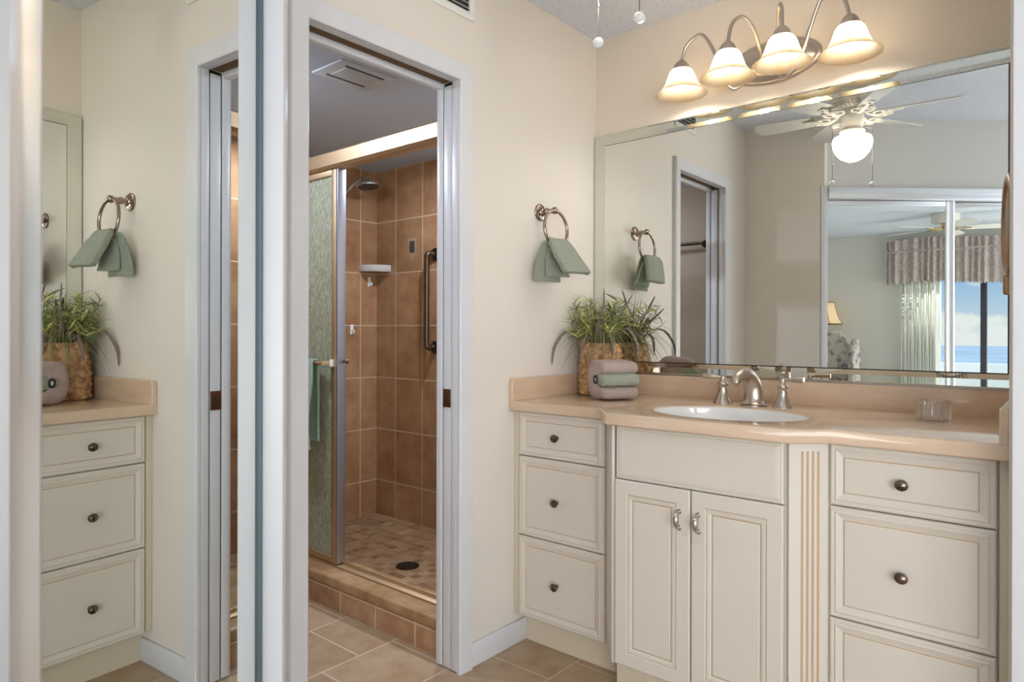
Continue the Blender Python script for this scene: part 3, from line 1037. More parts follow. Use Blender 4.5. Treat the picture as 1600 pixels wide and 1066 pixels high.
for sgn, hx in ((-1, 0.648), (1, 0.856)):
    hb = MB()
    hb.lathe([(0.034, 0.0), (0.033, 0.004), (0.026, 0.016), (0.0185, 0.034), (0.0145, 0.052), (0.0150, 0.054), (0.0150, 0.058), (0.0135, 0.060), (0.0185, 0.070), (0.0185, 0.073), (0.012, 0.080), (0.0088, 0.086), (0.0088, 0.096), (0.0, 0.100)], 28, M=Matrix.Translation((hx, FY, ZC)))
    hbo = hb.build('handle_base', nickel, fc, smooth=45)
    lp = smooth_path([(hx, FY, ZC + 0.082), (hx + sgn * 0.008, FY, ZC + 0.092), (hx + sgn * 0.022, FY - 0.002, ZC + 0.094), (hx + sgn * 0.045, FY - 0.004, ZC + 0.095), (hx + sgn * 0.070, FY - 0.006, ZC + 0.096)], 6)
    k_ = len(lp)
    MB().tube(lp, [0.0078 - 0.0028 * sin(pi * min(1, i / k_ * 1.5)) + 0.0022 * (i / k_) ** 2 for i in range(k_)], 14).build('lever', nickel, hbo, smooth=60)

# clear fluted cup
cup = MB()
CUX, CUY, NF = 1.293, -0.155, 22
def cupring(r, z, amp):
    return [(CUX + (r + amp * cos(NF * 2 * pi * k / 132)) * cos(2 * pi * k / 132), CUY + (r + amp * cos(NF * 2 * pi * k / 132)) * sin(2 * pi * k / 132), ZC + z) for k in range(132)]
cup.loops([cupring(0.040, 0.0005, 0.001), cupring(0.043, 0.004, 0.0022), cupring(0.0435, 0.05, 0.0022), cupring(0.043, 0.055, 0.0015), cupring(0.036, 0.055, 0.0), cupring(0.035, 0.012, 0.0)], cap0=True)
tag(cup.build('cup', acrylic, smooth=60), 'clear fluted cup on the right of the countertop', 'cup')

# ------------------------------------------------------------------ wall mirror
wm = thing('wall_mirror', 'wide rectangular wall mirror with mirrored glass border above the vanity', 'mirror', (0.75, 0.033, 0.9955))
MX0, MX1, MZ0, MZ1 = 0.066, 1.458, 1.047, 1.959
FX0, FX1, FZ0, FZ1 = 0.005, 1.5015, 0.9975, 2.012
MB().box(MX0, MX1, 0.0, 0.0055, MZ0, MZ1).build('glass', mirror_m, wm, smooth=0)
fr_prof = [(0.0, 0.0325), (0.0, 0.0152), (0.12, 0.0130), (0.58, 0.0130), (0.955, 0.0092), (0.965, 0.0140)]
def fl_(t, y):
    return [(FX0 + (MX0 - FX0) * t, y, FZ0 + (MZ0 - FZ0) * t), (FX1 + (MX1 - FX1) * t, y, FZ0 + (MZ0 - FZ0) * t),
            (FX1 + (MX1 - FX1) * t, y, FZ1 + (MZ1 - FZ1) * t), (FX0 + (MX0 - FX0) * t, y, FZ1 + (MZ1 - FZ1) * t)]
rings = [fl_(t, y) for t, y in fr_prof]
for k in range(4):
    s_ = MB()
    vs = []
    for r_ in rings:
        vs += [r_[k], r_[(k + 1) % 4]]
    fs = [(2 * i, 2 * i + 1, 2 * i + 3, 2 * i + 2) for i in range(len(rings) - 1)]
    s_.faces(vs, fs)
    s_.build('border_strip', strip_m, wm, smooth=0, recalc=False)
bk = MB().box(MX0 - 0.004, MX1 + 0.004, 0.0060, 0.0325, MZ0 - 0.004, MZ1 + 0.004)
bk.build('backing', dark_m, wm)
MB().box(FX0, FX1, 0.0125, 0.0320, FZ0 - 0.0028, FZ0 - 0.0002, 0.0005).build('bottom_channel', alu_grey, wm)

# ------------------------------------------------------------------ vanity light bar
vl = thing('vanity_light', 'four shade brushed nickel vanity light with oval plate above the mirror', 'light', (0.765, 0.033, 2.15))
PM = axis_mat((0.765, 0.033, 2.150), (0, -1, 0), (1, 0, 0))
MB().lathe([(1.0, 0.0), (1.0, 0.004), (0.97, 0.010), (0.93, 0.012), (0.88, 0.012), (0.84, 0.018), (0.6, 0.028), (0.3, 0.031), (0.0, 0.032)], 48, M=PM @ Matrix.Diagonal((0.168, 0.080, 1.0, 1.0))).build('back_plate', nickel, vl, smooth=40)
SHADES = [((0.470, -0.105), 2.062), ((0.668, -0.150), 2.064), ((0.855, -0.150), 2.064), ((1.054, -0.105), 2.060)]
ARMS = [
    [(0.700, 0.004, 2.140), (0.692, -0.020, 2.095), (0.650, -0.050, 2.056), (0.610, -0.072, 2.110), (0.588, -0.085, 2.200), (0.545, -0.098, 2.268), (0.490, -0.104, 2.238), (0.471, -0.105, 2.178)],
    [(0.738, 0.002, 2.140), (0.740, -0.040, 2.185), (0.732, -0.085, 2.245), (0.708, -0.120, 2.277), (0.680, -0.143, 2.252), (0.668, -0.150, 2.180)],
    [(0.792, 0.002, 2.140), (0.806, -0.040, 2.185), (0.820, -0.085, 2.250), (0.838, -0.120, 2.280), (0.852, -0.143, 2.250), (0.855, -0.150, 2.180)],
    [(0.795, 0.004, 2.130), (0.802, -0.020, 2.085), (0.838, -0.050, 2.053), (0.890, -0.068, 2.100), (0.925, -0.080, 2.190), (0.970, -0.096, 2.275), (1.030, -0.104, 2.252), (1.053, -0.105, 2.178)],
]
for (sxy, rz_), ar in zip(SHADES, ARMS):
    a_ = MB().tube(smooth_path(ar, 8), 0.0062, 12).build('arm', nickel, vl, smooth=60)
    SM = Matrix.Translation((sxy[0], sxy[1], rz_))
    MB().lathe([(0.0085, 0.128), (0.014, 0.124), (0.023, 0.115), (0.029, 0.102), (0.031, 0.090), (0.029, 0.088)], 28, M=SM).build('socket_cap', nickel, a_, smooth=50)
    MB().lathe([(0.027, 0.092), (0.037, 0.090), (0.0445, 0.080), (0.050, 0.066), (0.056, 0.048), (0.064, 0.030), (0.077, 0.013), (0.091, 0.003), (0.096, 0.0)], 44, M=SM, capb=False, capt=False).build('shade', shade_m, a_, smooth=80)
    MB().lathe([(0.0, 0.022), (0.010, 0.024), (0.0165, 0.033), (0.0185, 0.044), (0.0160, 0.056), (0.011, 0.068), (0.010, 0.088)], 20, M=SM).build('bulb', bulb_m, a_, smooth=80)

# ------------------------------------------------------------------ towel ring and its towel
RY, RZC, RR = -0.357, 1.563, 0.073
tr_ = thing('towel_ring', 'pewter towel ring on a round rosette on the door wall', 'towel ring', (0.0, -0.366, 1.634))
M = axis_mat((0.0, -0.366, 1.634), (1, 0, 0))
MB().lathe([(0.033, 0.0), (0.033, 0.004), (0.030, 0.007), (0.026, 0.008), (0.025, 0.012), (0.018, 0.014), (0.016, 0.018), (0.0115, 0.020), (0.010, 0.028), (0.013, 0.034), (0.013, 0.040), (0.009, 0.044), (0.009, 0.056)], 30, M=M).build('rosette', pewter, tr_, smooth=40)
bp_ = MB()
bp_.lathe([(0.0, -0.0145), (0.008, -0.012), (0.013, -0.006), (0.0145, 0.0), (0.013, 0.006), (0.008, 0.012), (0.0, 0.0145)], 20, M=Matrix.Translation((0.068, -0.360, 1.635)))
bp_.build('ball', pewter, tr_, smooth=80)
rp = [(0.068 + 0.010 * (1 - cos(a)) * 0.5, RY + RR * sin(a), RZC + RR * cos(a)) for a in [2 * pi * k / 56 for k in range(56)]]
MB().tube(rp, 0.0062, 12, closed=True).build('ring', pewter, tr_, smooth=80)


def towel_patch(rows, nu, thick, name, m, parent=None, seed=0, amp=0.0022):
    """rows: list of (left, right) 3-D points followed over the length of the cloth"""
    lp_ = smooth_path([r[0] for r in rows], 6)
    rp_ = smooth_path([r[1] for r in rows], 6)
    b = MB()
    nv = len(lp_)
    def fn(u, v):
        i = v * (nv - 1)
        i0 = min(int(i), nv - 2)
        t = i - i0
        A = lp_[i0].lerp(lp_[i0 + 1], t)
        B = rp_[i0].lerp(rp_[i0 + 1], t)
        p = A.lerp(B, u)
        q = noise.noise(Vector((p.x * 38 + seed, p.y * 38, p.z * 38)))
        bow = sin(u * pi) * 0.008 + 0.003 * sin(u * 9 + seed)
        return p + Vector((amp * q + bow, 0, amp * q))
    b.grid(fn, nu, nv)
    return b.build(name, m, parent, smooth=180, mods=[m_solid(thick, 0.0), m_sub(2)])


ht = thing('hand_towel', 'sage green hand towel folded through the pewter ring', 'towel', (0.08, -0.36, 1.36))
zr = RZC - RR
towel_patch([((0.074, -0.405, 1.500), (0.074, -0.325, 1.500)), ((0.087, -0.425, 1.512), (0.087, -0.305, 1.514)), ((0.100, -0.432, 1.490), (0.102, -0.292, 1.492)),
             ((0.118, -0.415, 1.440), (0.124, -0.262, 1.444)), ((0.136, -0.390, 1.390), (0.146, -0.232, 1.393))], 16, 0.024, 'front_fold', towel_g, ht, 1)
towel_patch([((0.082, -0.408, 1.506), (0.080, -0.318, 1.506)), ((0.066, -0.425, 1.508), (0.064, -0.312, 1.510)), ((0.050, -0.434, 1.475), (0.050, -0.315, 1.478)),
             ((0.036, -0.440, 1.420), (0.044, -0.300, 1.420)), ((0.030, -0.437, 1.362), (0.040, -0.285, 1.362))], 14, 0.012, 'back_fold', towel_g, ht, 4)
towel_patch([((0.078, -0.402, 1.492), (0.078, -0.318, 1.492)), ((0.066, -0.408, 1.465), (0.070, -0.305, 1.467)), ((0.058, -0.405, 1.420), (0.068, -0.282, 1.424)),
             ((0.054, -0.398, 1.378), (0.068, -0.255, 1.384))], 14, 0.012, 'inner_fold', towel_g, ht, 9)

# ------------------------------------------------------------------ folded towels on the counter
TA = radians(58)
TM = Matrix.Translation((0.268, -0.262, ZC + 0.0032)) @ Matrix.Rotation(TA, 4, 'Z')
# local x: length of the roll; local -y: open folded edges facing the room; z: height


def fuzzy_extrude(poly, x0, x1, nx, M, name, m, seed, amp=0.0030, rnd=0.014):
    """extrude a y-z outline along x with softened ends"""
    P_ = [Vector((0, p[0], p[1])) for p in poly]
    c_ = sum(P_, Vector()) / len(P_)
    rings = []
    for i in range(nx + 1):
        t = i / nx
        x = x0 + (x1 - x0) * t
        d = min(x - x0, x1 - x)
        shrink = 0.0
        if d < rnd:
            shrink = 1 - sqrt(max(0, 1 - (1 - d / rnd) ** 2))
        ring = []
        for k, p in enumerate(P_):
            nxt, prv = P_[(k + 1) % len(P_)], P_[k - 1]
            tg = (nxt - prv).normalized()
            nn = Vector((0, -tg.z, tg.y))
            q = p - nn * (shrink * 0.009)
            w_ = noise.noise(Vector((x * 40 + seed, q.y * 40, q.z * 40)))
            ring.append(Vector((x, q.y, q.z)) + nn * (amp * w_))
        rings.append(ring)
    b = MB()
    b.loops(rings, cap0=True, M=M)
    return b


def stroke_outline(path, half):
    """closed outline of a thick stroke with round ends; path of (y,z)"""
    P_ = [Vector((p[0], p[1], 0)) for p in path]
    Lf, Rt = [], []
    n = len(P_)
    for i in range(n):
        t = (P_[min(i + 1, n - 1)] - P_[max(i - 1, 0)]).normalized()
        nn = Vector((-t.y, t.x, 0))
        Lf.append(P_[i] + nn * half)
        Rt.append(P_[i] - nn * half)
    def endcap(p, t):
        nn = Vector((-t.y, t.x, 0))
        return [p + (nn * cos(a) + t * sin(a)) * half for a in [pi * k / 6 for k in range(1, 6)]]
    t1 = (P_[-1] - P_[-2]).normalized()
    t0 = (P_[0] - P_[1]).normalized()
    outl = Lf + endcap(P_[-1], t1) + list(reversed(Rt)) + endcap(P_[0], t0)
    return [(p.x, p.y) for p in outl]


# mauve C: bottom layer, bend at the back, top layer
cpath = []
for k in range(8):
    cpath.append((-0.054 + 0.083 * k / 7, 0.0245 + 0.002 * sin(k)))
for k in range(1, 12):
    a = -pi / 2 + pi * k / 12
    cpath.append((0.029 + 0.025 * cos(a), 0.0735 + 0.049 * sin(a)))
for k in range(8):
    cpath.append((0.029 - 0.079 * k / 7, 0.1225 - 0.0008 * k + 0.0015 * sin(k * 1.3)))
mv = fuzzy_extrude(stroke_outline(cpath, 0.0228), -0.075, 0.076, 22, TM, '', towel_m, 3)
mvo = mv.build('folded_towel', towel_m, smooth=180, recalc=True, mods=[m_sub(1)])
tag(mvo, 'mauve towel folded around the green one on the countertop', 'towel')
gpath = [(-0.058 + 0.062 * k / 7, 0.0735 + 0.0012 * sin(k)) for k in range(8)]
gr = fuzzy_extrude(stroke_outline(gpath, 0.0240), -0.077, 0.078, 22, TM, '', towel_gs, 11)
gro = gr.build('folded_towel', towel_gs, smooth=180, recalc=True, mods=[m_sub(1)])
tag(gro, 'pale sage green towel sandwiched inside the folded mauve towel', 'towel')
tgM = TM @ Matrix.Translation((-0.0765, -0.020, 0.0735)) @ Matrix.Rotation(-pi / 2, 4, 'Y')
tg_ = MB()
tg_.tube([tgM @ Vector((0.0125 * cos(2 * pi * k / 24), 0.0125 * sin(2 * pi * k / 24), 0.0015)) for k in range(24)], 0.0045, 8, closed=True)
tgo = tg_.build('care_tag', black_m, gro)
MB().lathe([(0.0085, 0), (0.0085, 0.002), (0, 0.003)], 16, M=tgM).build('tag_label', white_m, tgo)

# ------------------------------------------------------------------ basket with grasses
BX, BY = 0.122, -0.112
gp = thing('grass_arrangement', 'woven basket of green leaves and purple plumed grass in the counter corner', 'plant', (BX, BY, ZC))
bkt = MB()
NB, NH = 132, 78
def bkf(u, v):
    a = 2 * pi * u
    r = 0.083 - 0.012 * v ** 1.5 + 0.004 * sin(v * pi)
    rows = v * 10
    ri = int(min(rows, 9.99))
    ph = (a * 13 / (2 * pi) + 0.5 * (ri % 2)) * pi
    wv = 0.0078 * abs(sin(ph)) * sqrt(max(0, sin((rows - ri) * pi)))
    e = 2.6
    cx_, sy_ = cos(a), sin(a)
    sq = (abs(cx_) ** e + abs(sy_) ** e) ** (-1 / e)
    rr_ = (r + wv) * (0.6 + 0.4 * sq)
    return (BX + rr_ * cx_, BY + rr_ * sy_, ZC + 0.001 + 0.209 * v)
bkt.grid(bkf, NB, NH, closed_u=True)
bkt.lathe([(0.076, 0.0), (0.0, 0.0)], 24, M=Matrix.Translation((BX, BY, ZC + 0.003)), capb=False)
bkt.lathe([(0.070, 0.0), (0.0, 0.004)], 24, M=Matrix.Translation((BX, BY, ZC + 0.185)), capb=False, mi=1)
bkt.build('basket', [wicker, mat('moss', '4a4630', 0.9)], gp, smooth=60)


def clampp(p):
    return Vector((max(p.x, 0.006), min(p.y, -0.006), p.z))


def leaf(mb, base, tip, droop, width, mi, n=7, twist=0.0, flat=True):
    """thin pointed leaf along an arched path"""
    base, tip = Vector(base), Vector(tip)
    pts = []
    for i in range(n):
        t = i / (n - 1)
        p = base.lerp(tip, t)
        p.z += droop * 4 * t * (1 - t)
        pts.append(clampp(p))
    d = (tip - base)
    side = Vector((-d.y, d.x, 0.0))
    if side.length < 1e-4:
        side = Vector((1, 0, 0))
    side.normalize()
    side = (side * cos(twist) + Vector((0, 0, 1)) * sin(twist))
    vs, fs = [], []
    for i, p in enumerate(pts):
        t = i / (n - 1)
        w_ = width * (sin(pi * min(1, t * 0.9 + 0.12)) ** 0.8 if t < 1 else 0.02) * 0.5
        vs += [clampp(p + side * w_), p + Vector((0, 0, -w_ * 0.25)), clampp(p - side * w_)]
    for i in range(n - 1):
        a = i * 3
        fs += [(a, a + 3, a + 4, a + 1), (a + 1, a + 4, a + 5, a + 2)]
    mb.faces(vs, fs, mi)


rnd = random.Random(21)
TOP = ZC + 0.20
fol = MB()
# upright sprigs, each carrying narrow leaves
for k in range(46):
    a = rnd.uniform(0, 2 * pi)
    r0 = rnd.uniform(0.0, 0.055)
    sp0 = Vector((BX + r0 * cos(a), BY + r0 * sin(a), TOP - 0.01))
    lean = rnd.uniform(0.015, 0.135)
    hgt = rnd.uniform(0.06, 0.20) * (1.15 - lean * 1.6)
    tip = sp0 + Vector((cos(a) * lean, sin(a) * lean, hgt))
    tip = clampp(tip)
    fol.tube([sp0, sp0.lerp(tip, 0.5) + Vector((0, 0, 0.01)), tip], [0.0014, 0.0011, 0.0007], 5, mi=1)
    nl = rnd.randint(7, 11)
    for q in range(nl):
        t = rnd.uniform(0.35, 1.0)
        p = sp0.lerp(tip, t)
        b2 = rnd.uniform(0, 2 * pi)
        ln = rnd.uniform(0.04, 0.075)
        up_ = rnd.uniform(-0.025, 0.045)
        leaf(fol, p, p + Vector((cos(b2) * ln, sin(b2) * ln, up_)), rnd.uniform(0.0, 0.008), rnd.uniform(0.0048, 0.0085), 0 if rnd.random() < 0.55 else 1, 6, rnd.uniform(-0.7, 0.7))
fol.build('leaves', [leaf_l, leaf_d], gp, smooth=180)
gs = MB()
for k in range(230):
    a = rnd.uniform(0, 2 * pi)
    r0 = rnd.uniform(0.0, 0.06)
    b0 = Vector((BX + r0 * cos(a), BY + r0 * sin(a), TOP - 0.01))
    kind = rnd.random()
    if kind < 0.66:      # arching and drooping
        reach = rnd.uniform(0.10, 0.20)
        end = b0 + Vector((cos(a) * reach, sin(a) * reach, rnd.uniform(-0.14, 0.05)))
        dr_ = rnd.uniform(0.05, 0.10)
    else:                # upright
        reach = rnd.uniform(0.02, 0.13)
        end = b0 + Vector((cos(a) * reach, sin(a) * reach, rnd.uniform(0.10, 0.235)))
        dr_ = rnd.uniform(0.0, 0.02)
    leaf(gs, b0, clampp(end), dr_, rnd.uniform(0.0022, 0.0038), 0 if rnd.random() < 0.7 else 1, 10, rnd.uniform(-0.5, 0.5))
gs.build('grass_blades', [grass_m, leaf_d], gp, smooth=180)


def plume(pts, r):
    P_ = smooth_path([clampp(Vector(p)) for p in pts], 7)
    n = len(P_)
    m = MB()
    rad = []
    for i in range(n):
        t = i / (n - 1)
        rad.append(0.0014 if t < 0.38 else max(0.0008, r * sin(pi * min(1.0, (t - 0.34) / 0.66)) ** 0.55))
    m.tube(P_, rad, 9)
    rg_ = random.Random(int(r * 1e5) + len(pts))
    for i in range(n):
        t = i / (n - 1)
        if t > 0.4:
            for q in range(9):
                d = Vector((rg_.uniform(-1, 1), rg_.uniform(-1, 1), rg_.uniform(-1, 1))).normalized()
                p = P_[i]
                e = clampp(p + d * rad[i] * 1.7)
                m.tube([p, e], [0.0008, 0.0003], 3)
    return m


PLUMES = [
    ([(BX - 0.03, BY - 0.03, TOP), (BX - 0.07, BY - 0.07, TOP + 0.055), (0.030, BY - 0.13, TOP + 0.05), (0.012, BY - 0.17, TOP - 0.01), (0.010, BY - 0.185, TOP - 0.075)], 0.007),
    ([(BX + 0.0, BY - 0.05, TOP), (BX - 0.01, BY - 0.085, TOP + 0.035), (BX - 0.012, BY - 0.115, TOP + 0.010), (BX - 0.018, BY - 0.125, TOP - 0.05)], 0.008),
    ([(BX, BY, TOP), (BX + 0.012, BY - 0.01, TOP + 0.10), (BX + 0.000, BY + 0.02, TOP + 0.17), (BX - 0.012, BY + 0.04, TOP + 0.235)], 0.0055),
    ([(BX + 0.02, BY, TOP), (BX + 0.055, BY + 0.01, TOP + 0.08), (BX + 0.10, BY + 0.015, TOP + 0.15), (BX + 0.135, BY + 0.02, TOP + 0.205)], 0.0055),
    ([(BX + 0.03, BY - 0.02, TOP), (BX + 0.09, BY - 0.02, TOP + 0.06), (BX + 0.15, BY - 0.03, TOP + 0.06), (BX + 0.19, BY - 0.04, TOP + 0.005), (BX + 0.195, BY - 0.045, TOP - 0.05)], 0.007),
    ([(BX + 0.03, BY - 0.03, TOP), (BX + 0.06, BY - 0.05, TOP + 0.045), (BX + 0.085, BY - 0.055, TOP + 0.02), (BX + 0.09, BY - 0.058, TOP - 0.045)], 0.008),
    ([(BX + 0.03, BY + 0.03, TOP), (BX + 0.08, BY + 0.05, TOP + 0.06), (BX + 0.15, BY + 0.06, TOP + 0.11), (BX + 0.20, BY + 0.065, TOP + 0.15)], 0.0055),
    ([(BX + 0.01, BY - 0.03, TOP - 0.01), (BX + 0.022, BY - 0.06, TOP + 0.05), (BX + 0.045, BY - 0.085, TOP + 0.12)], 0.008),
]
for pts, r in PLUMES:
    plume(pts, r * 0.72).build('plume', plume_m, gp, smooth=180)

# ------------------------------------------------------------------ swivel make-up mirror on the right wall
mk = thing('makeup_mirror', 'round bronze swivel makeup mirror on an arm from the right wall', 'mirror', (1.502, -0.33, 1.33))
mc = Vector((1.4845, -0.360, 1.440))
md = Vector((0.99, 0.14, 0.0)).normalized()      # the way the glass faces
MM = axis_mat(mc, -md)
MM2 = MM
MB().lathe([(0.0, 0.004), (0.085, 0.003), (0.104, 0.000), (0.106, 0.007), (0.114, 0.009), (0.124, 0.005), (0.127, -0.002), (0.124, -0.009), (0.112, -0.011), (0.110, -0.008)], 48, M=MM, capt=False).build('rim', bronze, mk, smooth=45)
MB().lathe([(0.111, -0.008), (0.0, -0.0082)], 48, M=MM, capb=False).build('glass', mirror_m, mk)
hg = MB()
hp = Vector((1.4915, -0.325, 1.315))
hg.tube([mc + Vector((0, 0, -0.116)), mc + Vector((0.0, 0.004, -0.145))], 0.006, 10)
hg.box(1.473, 1.489, -0.372, -0.342, 1.262, 1.312, 0.004)
hg.tube([(1.481, -0.352, 1.285), (1.492, -0.31, 1.285), (1.4985, -0.30, 1.285)], 0.006, 10)
hg.box(1.4965, 1.5015, -0.33, -0.27, 1.225, 1.345, 0.002)
hg.build('swing_arm', bronze, mk)
for s_ in (-1, 1):
    v_ = Vector((-md.y, md.x, 0)) * s_
    MB().lathe([(0.0, 0.0), (0.006, 0.001), (0.0065, 0.005), (0.004, 0.009), (0.0, 0.010)], 12, M=axis_mat(mc + v_ * 0.1265, v_)).build('pivot_knob', nickel, mk)

# ------------------------------------------------------------------ ceiling fan over the vanity floor


def blade_mesh(L0, L1, wd, pitch, z):
    m = MB()
    outl = []
    n = 10
    w0, w1 = wd * 0.40, wd * 0.5
    pts = [(L0, -w0), (L0 + (L1 - L0) * 0.6, -w1)]
    for k in range(n + 1):
        a = -pi / 2 + pi * k / n
        pts.append((L1 - w1 * 0.75 + w1 * 0.75 * cos(a), w1 * sin(a)))
    pts += [(L0 + (L1 - L0) * 0.6, w1), (L0, w0)]
    M = Matrix.Translation((0, 0, z)) @ Matrix.Rotation(pitch, 4, 'X')
    m.loops([[(x, y, -0.0028) for x, y in pts], [(x, y, 0.0028) for x, y in pts]], cap0=True, M=M)
    return m


def blade_iron(L0, z):
    m = MB()
    m.tube(smooth_path([(0.06, 0, z + 0.002), (0.10, 0.004, z - 0.018), (0.14, 0, z - 0.012), (L0 + 0.03, 0, z - 0.004)], 5), 0.007, 8, sq=1.6)
    for (cx_, r_) in ((0.125, 0.030), (0.150, 0.017)):
        for sg in (-1, 1):
            ring = [(cx_ + r_ * cos(a), sg * (0.024) + r_ * 0.8 * sin(a), z - 0.012) for a in [2 * pi * k / 22 for k in range(22)]]
            m.tube(ring, 0.0052, 7, closed=True)
    m.box(L0 - 0.005, L0 + 0.05, -0.022, 0.022, z - 0.007, z - 0.004, 0.001)
    return m


def spin(mb, ang, cx_, cy_):
    bmesh.ops.transform(mb.bm, matrix=Matrix.Translation((cx_, cy_, 0)) @ Matrix.Rotation(ang, 4, 'Z'), verts=mb.bm.verts)
    return mb


FX, FY2 = 0.778, -1.075
fan = thing('ceiling_fan', 'white six blade ceiling fan with lit globe above the vanity floor', 'ceiling fan', (FX, FY2, CEIL))
FM = Matrix.Translation((FX, FY2, 0))
MB().lathe([(0.125, CEIL - 0.001), (0.128, CEIL - 0.06), (0.122, CEIL - 0.115), (0.105, CEIL - 0.145), (0.085, CEIL - 0.160), (0.045, CEIL - 0.195)], 40, M=FM).build('motor_housing', fan_w, fan, smooth=45)
fins = MB()
for k in range(28):
    a = 2 * pi * k / 28
    fins.box(0.050, 0.098, -0.0035, 0.0035, CEIL - 0.195, CEIL - 0.168, 0.001, M=FM @ Matrix.Rotation(a, 4, 'Z'))
fins.build('cooling_fins', fan_w, fan)
MB().lathe([(0.046, CEIL - 0.193), (0.052, CEIL - 0.205), (0.050, CEIL - 0.270), (0.044, CEIL - 0.290), (0.056, CEIL - 0.300), (0.056, CEIL - 0.318), (0.05, CEIL - 0.324)], 32, M=FM).build('switch_housing', fan_w, fan, smooth=40)
MB().lathe([(0.0, 1.988), (0.025, 1.991), (0.052, 2.005), (0.074, 2.030), (0.087, 2.062), (0.089, 2.085), (0.082, 2.104), (0.060, 2.113), (0.050, 2.114)], 40, M=FM).build('light_globe', globe_m, fan, smooth=80)
ZBL = CEIL - 0.222
Lx, Dx = Vector((0.7645, -0.6446, 0)), Vector((-0.6446, -0.7645, 0))
for k in range(6):
    a_ = radians(24 + 60 * k)
    dv = Lx * cos(a_) + Dx * sin(a_)
    ang = math.atan2(dv.y, dv.x)
    bo = spin(blade_mesh(0.165, 0.455, 0.112, radians(-13), ZBL), ang, FX, FY2).build('blade', blade_w, fan, smooth=30)
    spin(blade_iron(0.165, ZBL), ang, FX, FY2).build('blade_iron', fan_w, bo, smooth=60)
for (px, py, pz) in ((0.7003, -1.0321, 1.8889), (0.8593, -1.1082, 1.8759)):
    pc = MB()
    top = Vector((FX + (px - FX) * 0.62, FY2 + (py - FY2) * 0.62, CEIL - 0.285))
    pc.tube([top, Vector((px, py, CEIL - 0.292)), Vector((px, py, CEIL - 0.32)), Vector((px, py, pz + 0.012))], 0.0014, 6)
    pc.lathe([(0.0, 0.0), (0.0028, 0.003), (0.0028, 0.012), (0, 0.015)], 8, M=Matrix.Translation((px, py, pz + 0.085)))
    pco = pc.build('pull_chain', mat('chain_metal', '8b8a88', 0.3, 1.0), fan)
    MB().lathe([(0.0, -0.0125), (0.008, -0.0105), (0.0135, -0.004), (0.0140, 0.002), (0.010, 0.009), (0.004, 0.0125), (0.0, 0.013)], 18, M=Matrix.Translation((px, py, pz))).build('chain_knob', bead_m, pco, smooth=80)

# ------------------------------------------------------------------ closet mirror doors (diagonal wall)
struct(MB().box(-0.20, 1.311, -0.055, 0.055, 1.955, 2.02, 0.003, M=CM).box(-0.20, 1.311, 0.0551, 0.060, 1.985, 1.995, 0.001, M=CM), 'trim_6', alu)
struct(MB().box(-0.20, 1.311, -0.045, 0.045, 0.0, 0.014, 0.002, M=CM), 'trim_7', alu)
struct(MB().box(1.3065, 1.3115, -0.05, 0.004, 0.014, 1.955, 0.001, M=CM), 'trim_8', dark_m)


edge_m = mat('dark_mirror_edge', '56646a', 0.5, 0.3)


def closet_door(label, s0, s1, y, w0, w1):
    t = thing('sliding_mirror_door', label, 'closet door', CM @ Vector(((s0 + s1) / 2, y, 0.014)))
    MB().box(s0 + w0 * 0.6, s1 - w1 * 0.6, y - 0.005, y, 0.035, 1.935, M=CM).build('mirror_pane', mirror_c, t, smooth=0)
    for a0, a1 in ((s0, s0 + w0), (s1 - w1, s1)):
        f = MB()
        wst = a1 - a0
        pr_ = [(a0, y - 0.012), (a0, y + 0.003), (a0 + wst * 0.15, y + 0.006), (a0 + wst * 0.42, y + 0.003), (a0 + wst * 0.58, y + 0.003), (a0 + wst * 0.85, y + 0.006), (a1, y + 0.003), (a1, y - 0.012)]
        f.loops([[CM @ Vector((p, q, z)) for p, q in pr_] for z in (0.018, 1.952)], cap0=True)
        f.build('stile', alu if wst > 0.02 else edge_m, t, smooth=25)
    for z0, z1 in ((0.018, 0.050), (1.925, 1.952)):
        MB().box(s0 + w0, s1 - w1, y - 0.012, y + 0.004, z0, z1, 0.002, M=CM).build('rail', alu, t)
    return t


closet_door('mirrored closet door at the left reflecting vanity drawers and towel ring', 0.522, 1.3055, 0.0, 0.056, 0.008)
closet_door('nearer mirrored closet door set behind the chrome stile at the left edge', -0.185, 0.560, -0.030, 0.045, 0.045)

# ------------------------------------------------------------------ bedroom behind the camera (seen in the mirrors)
XB = 5.85
WY0, WY1, WZ1 = -2.95, -0.745, 2.08
bw = MB()
bw.box(XB, XB + 0.12, WY1, 0.85, 0, CEIL)
bw.box(XB, XB + 0.12, -5.5, WY0, 0, CEIL)
bw.box(XB, XB + 0.12, WY0, WY1, WZ1, CEIL)
struct(bw, 'wall_bedroom_window', wall_bed)
struct(MB().box(1.63, XB + 0.12, 0.75, 0.85, 0, CEIL), 'wall_bedroom_side', wall_bed)
struct(MB().box(1.46, XB + 0.12, -5.6, -5.5, 0, CEIL), 'wall_bedroom_far', wall_bed)
wf = thing('window_1', 'dark framed sliding glass door', 'window', (XB + 0.07, -1.85, 0))
del wf['label'], wf['category']
wf['kind'] = 'structure'
f = MB()
f.box(XB + 0.04, XB + 0.10, WY1 - 0.03, WY1 - 0.0005, 0, WZ1 - 0.0005, 0.003)
f.box(XB + 0.04, XB + 0.10, WY0 + 0.0005, WY0 + 0.03, 0, WZ1 - 0.0005, 0.003)
f.box(XB + 0.04, XB + 0.10, WY0 + 0.03, WY1 - 0.03, WZ1 - 0.04, WZ1 - 0.0005, 0.003)
f.box(XB + 0.04, XB + 0.10, WY0 + 0.03, WY1 - 0.03, 0.0, 0.03, 0.003)
f.box(XB + 0.05, XB + 0.09, -1.655, -1.592, 0.03, WZ1 - 0.04, 0.004)
f.build('window_frame', alu_dark, wf)
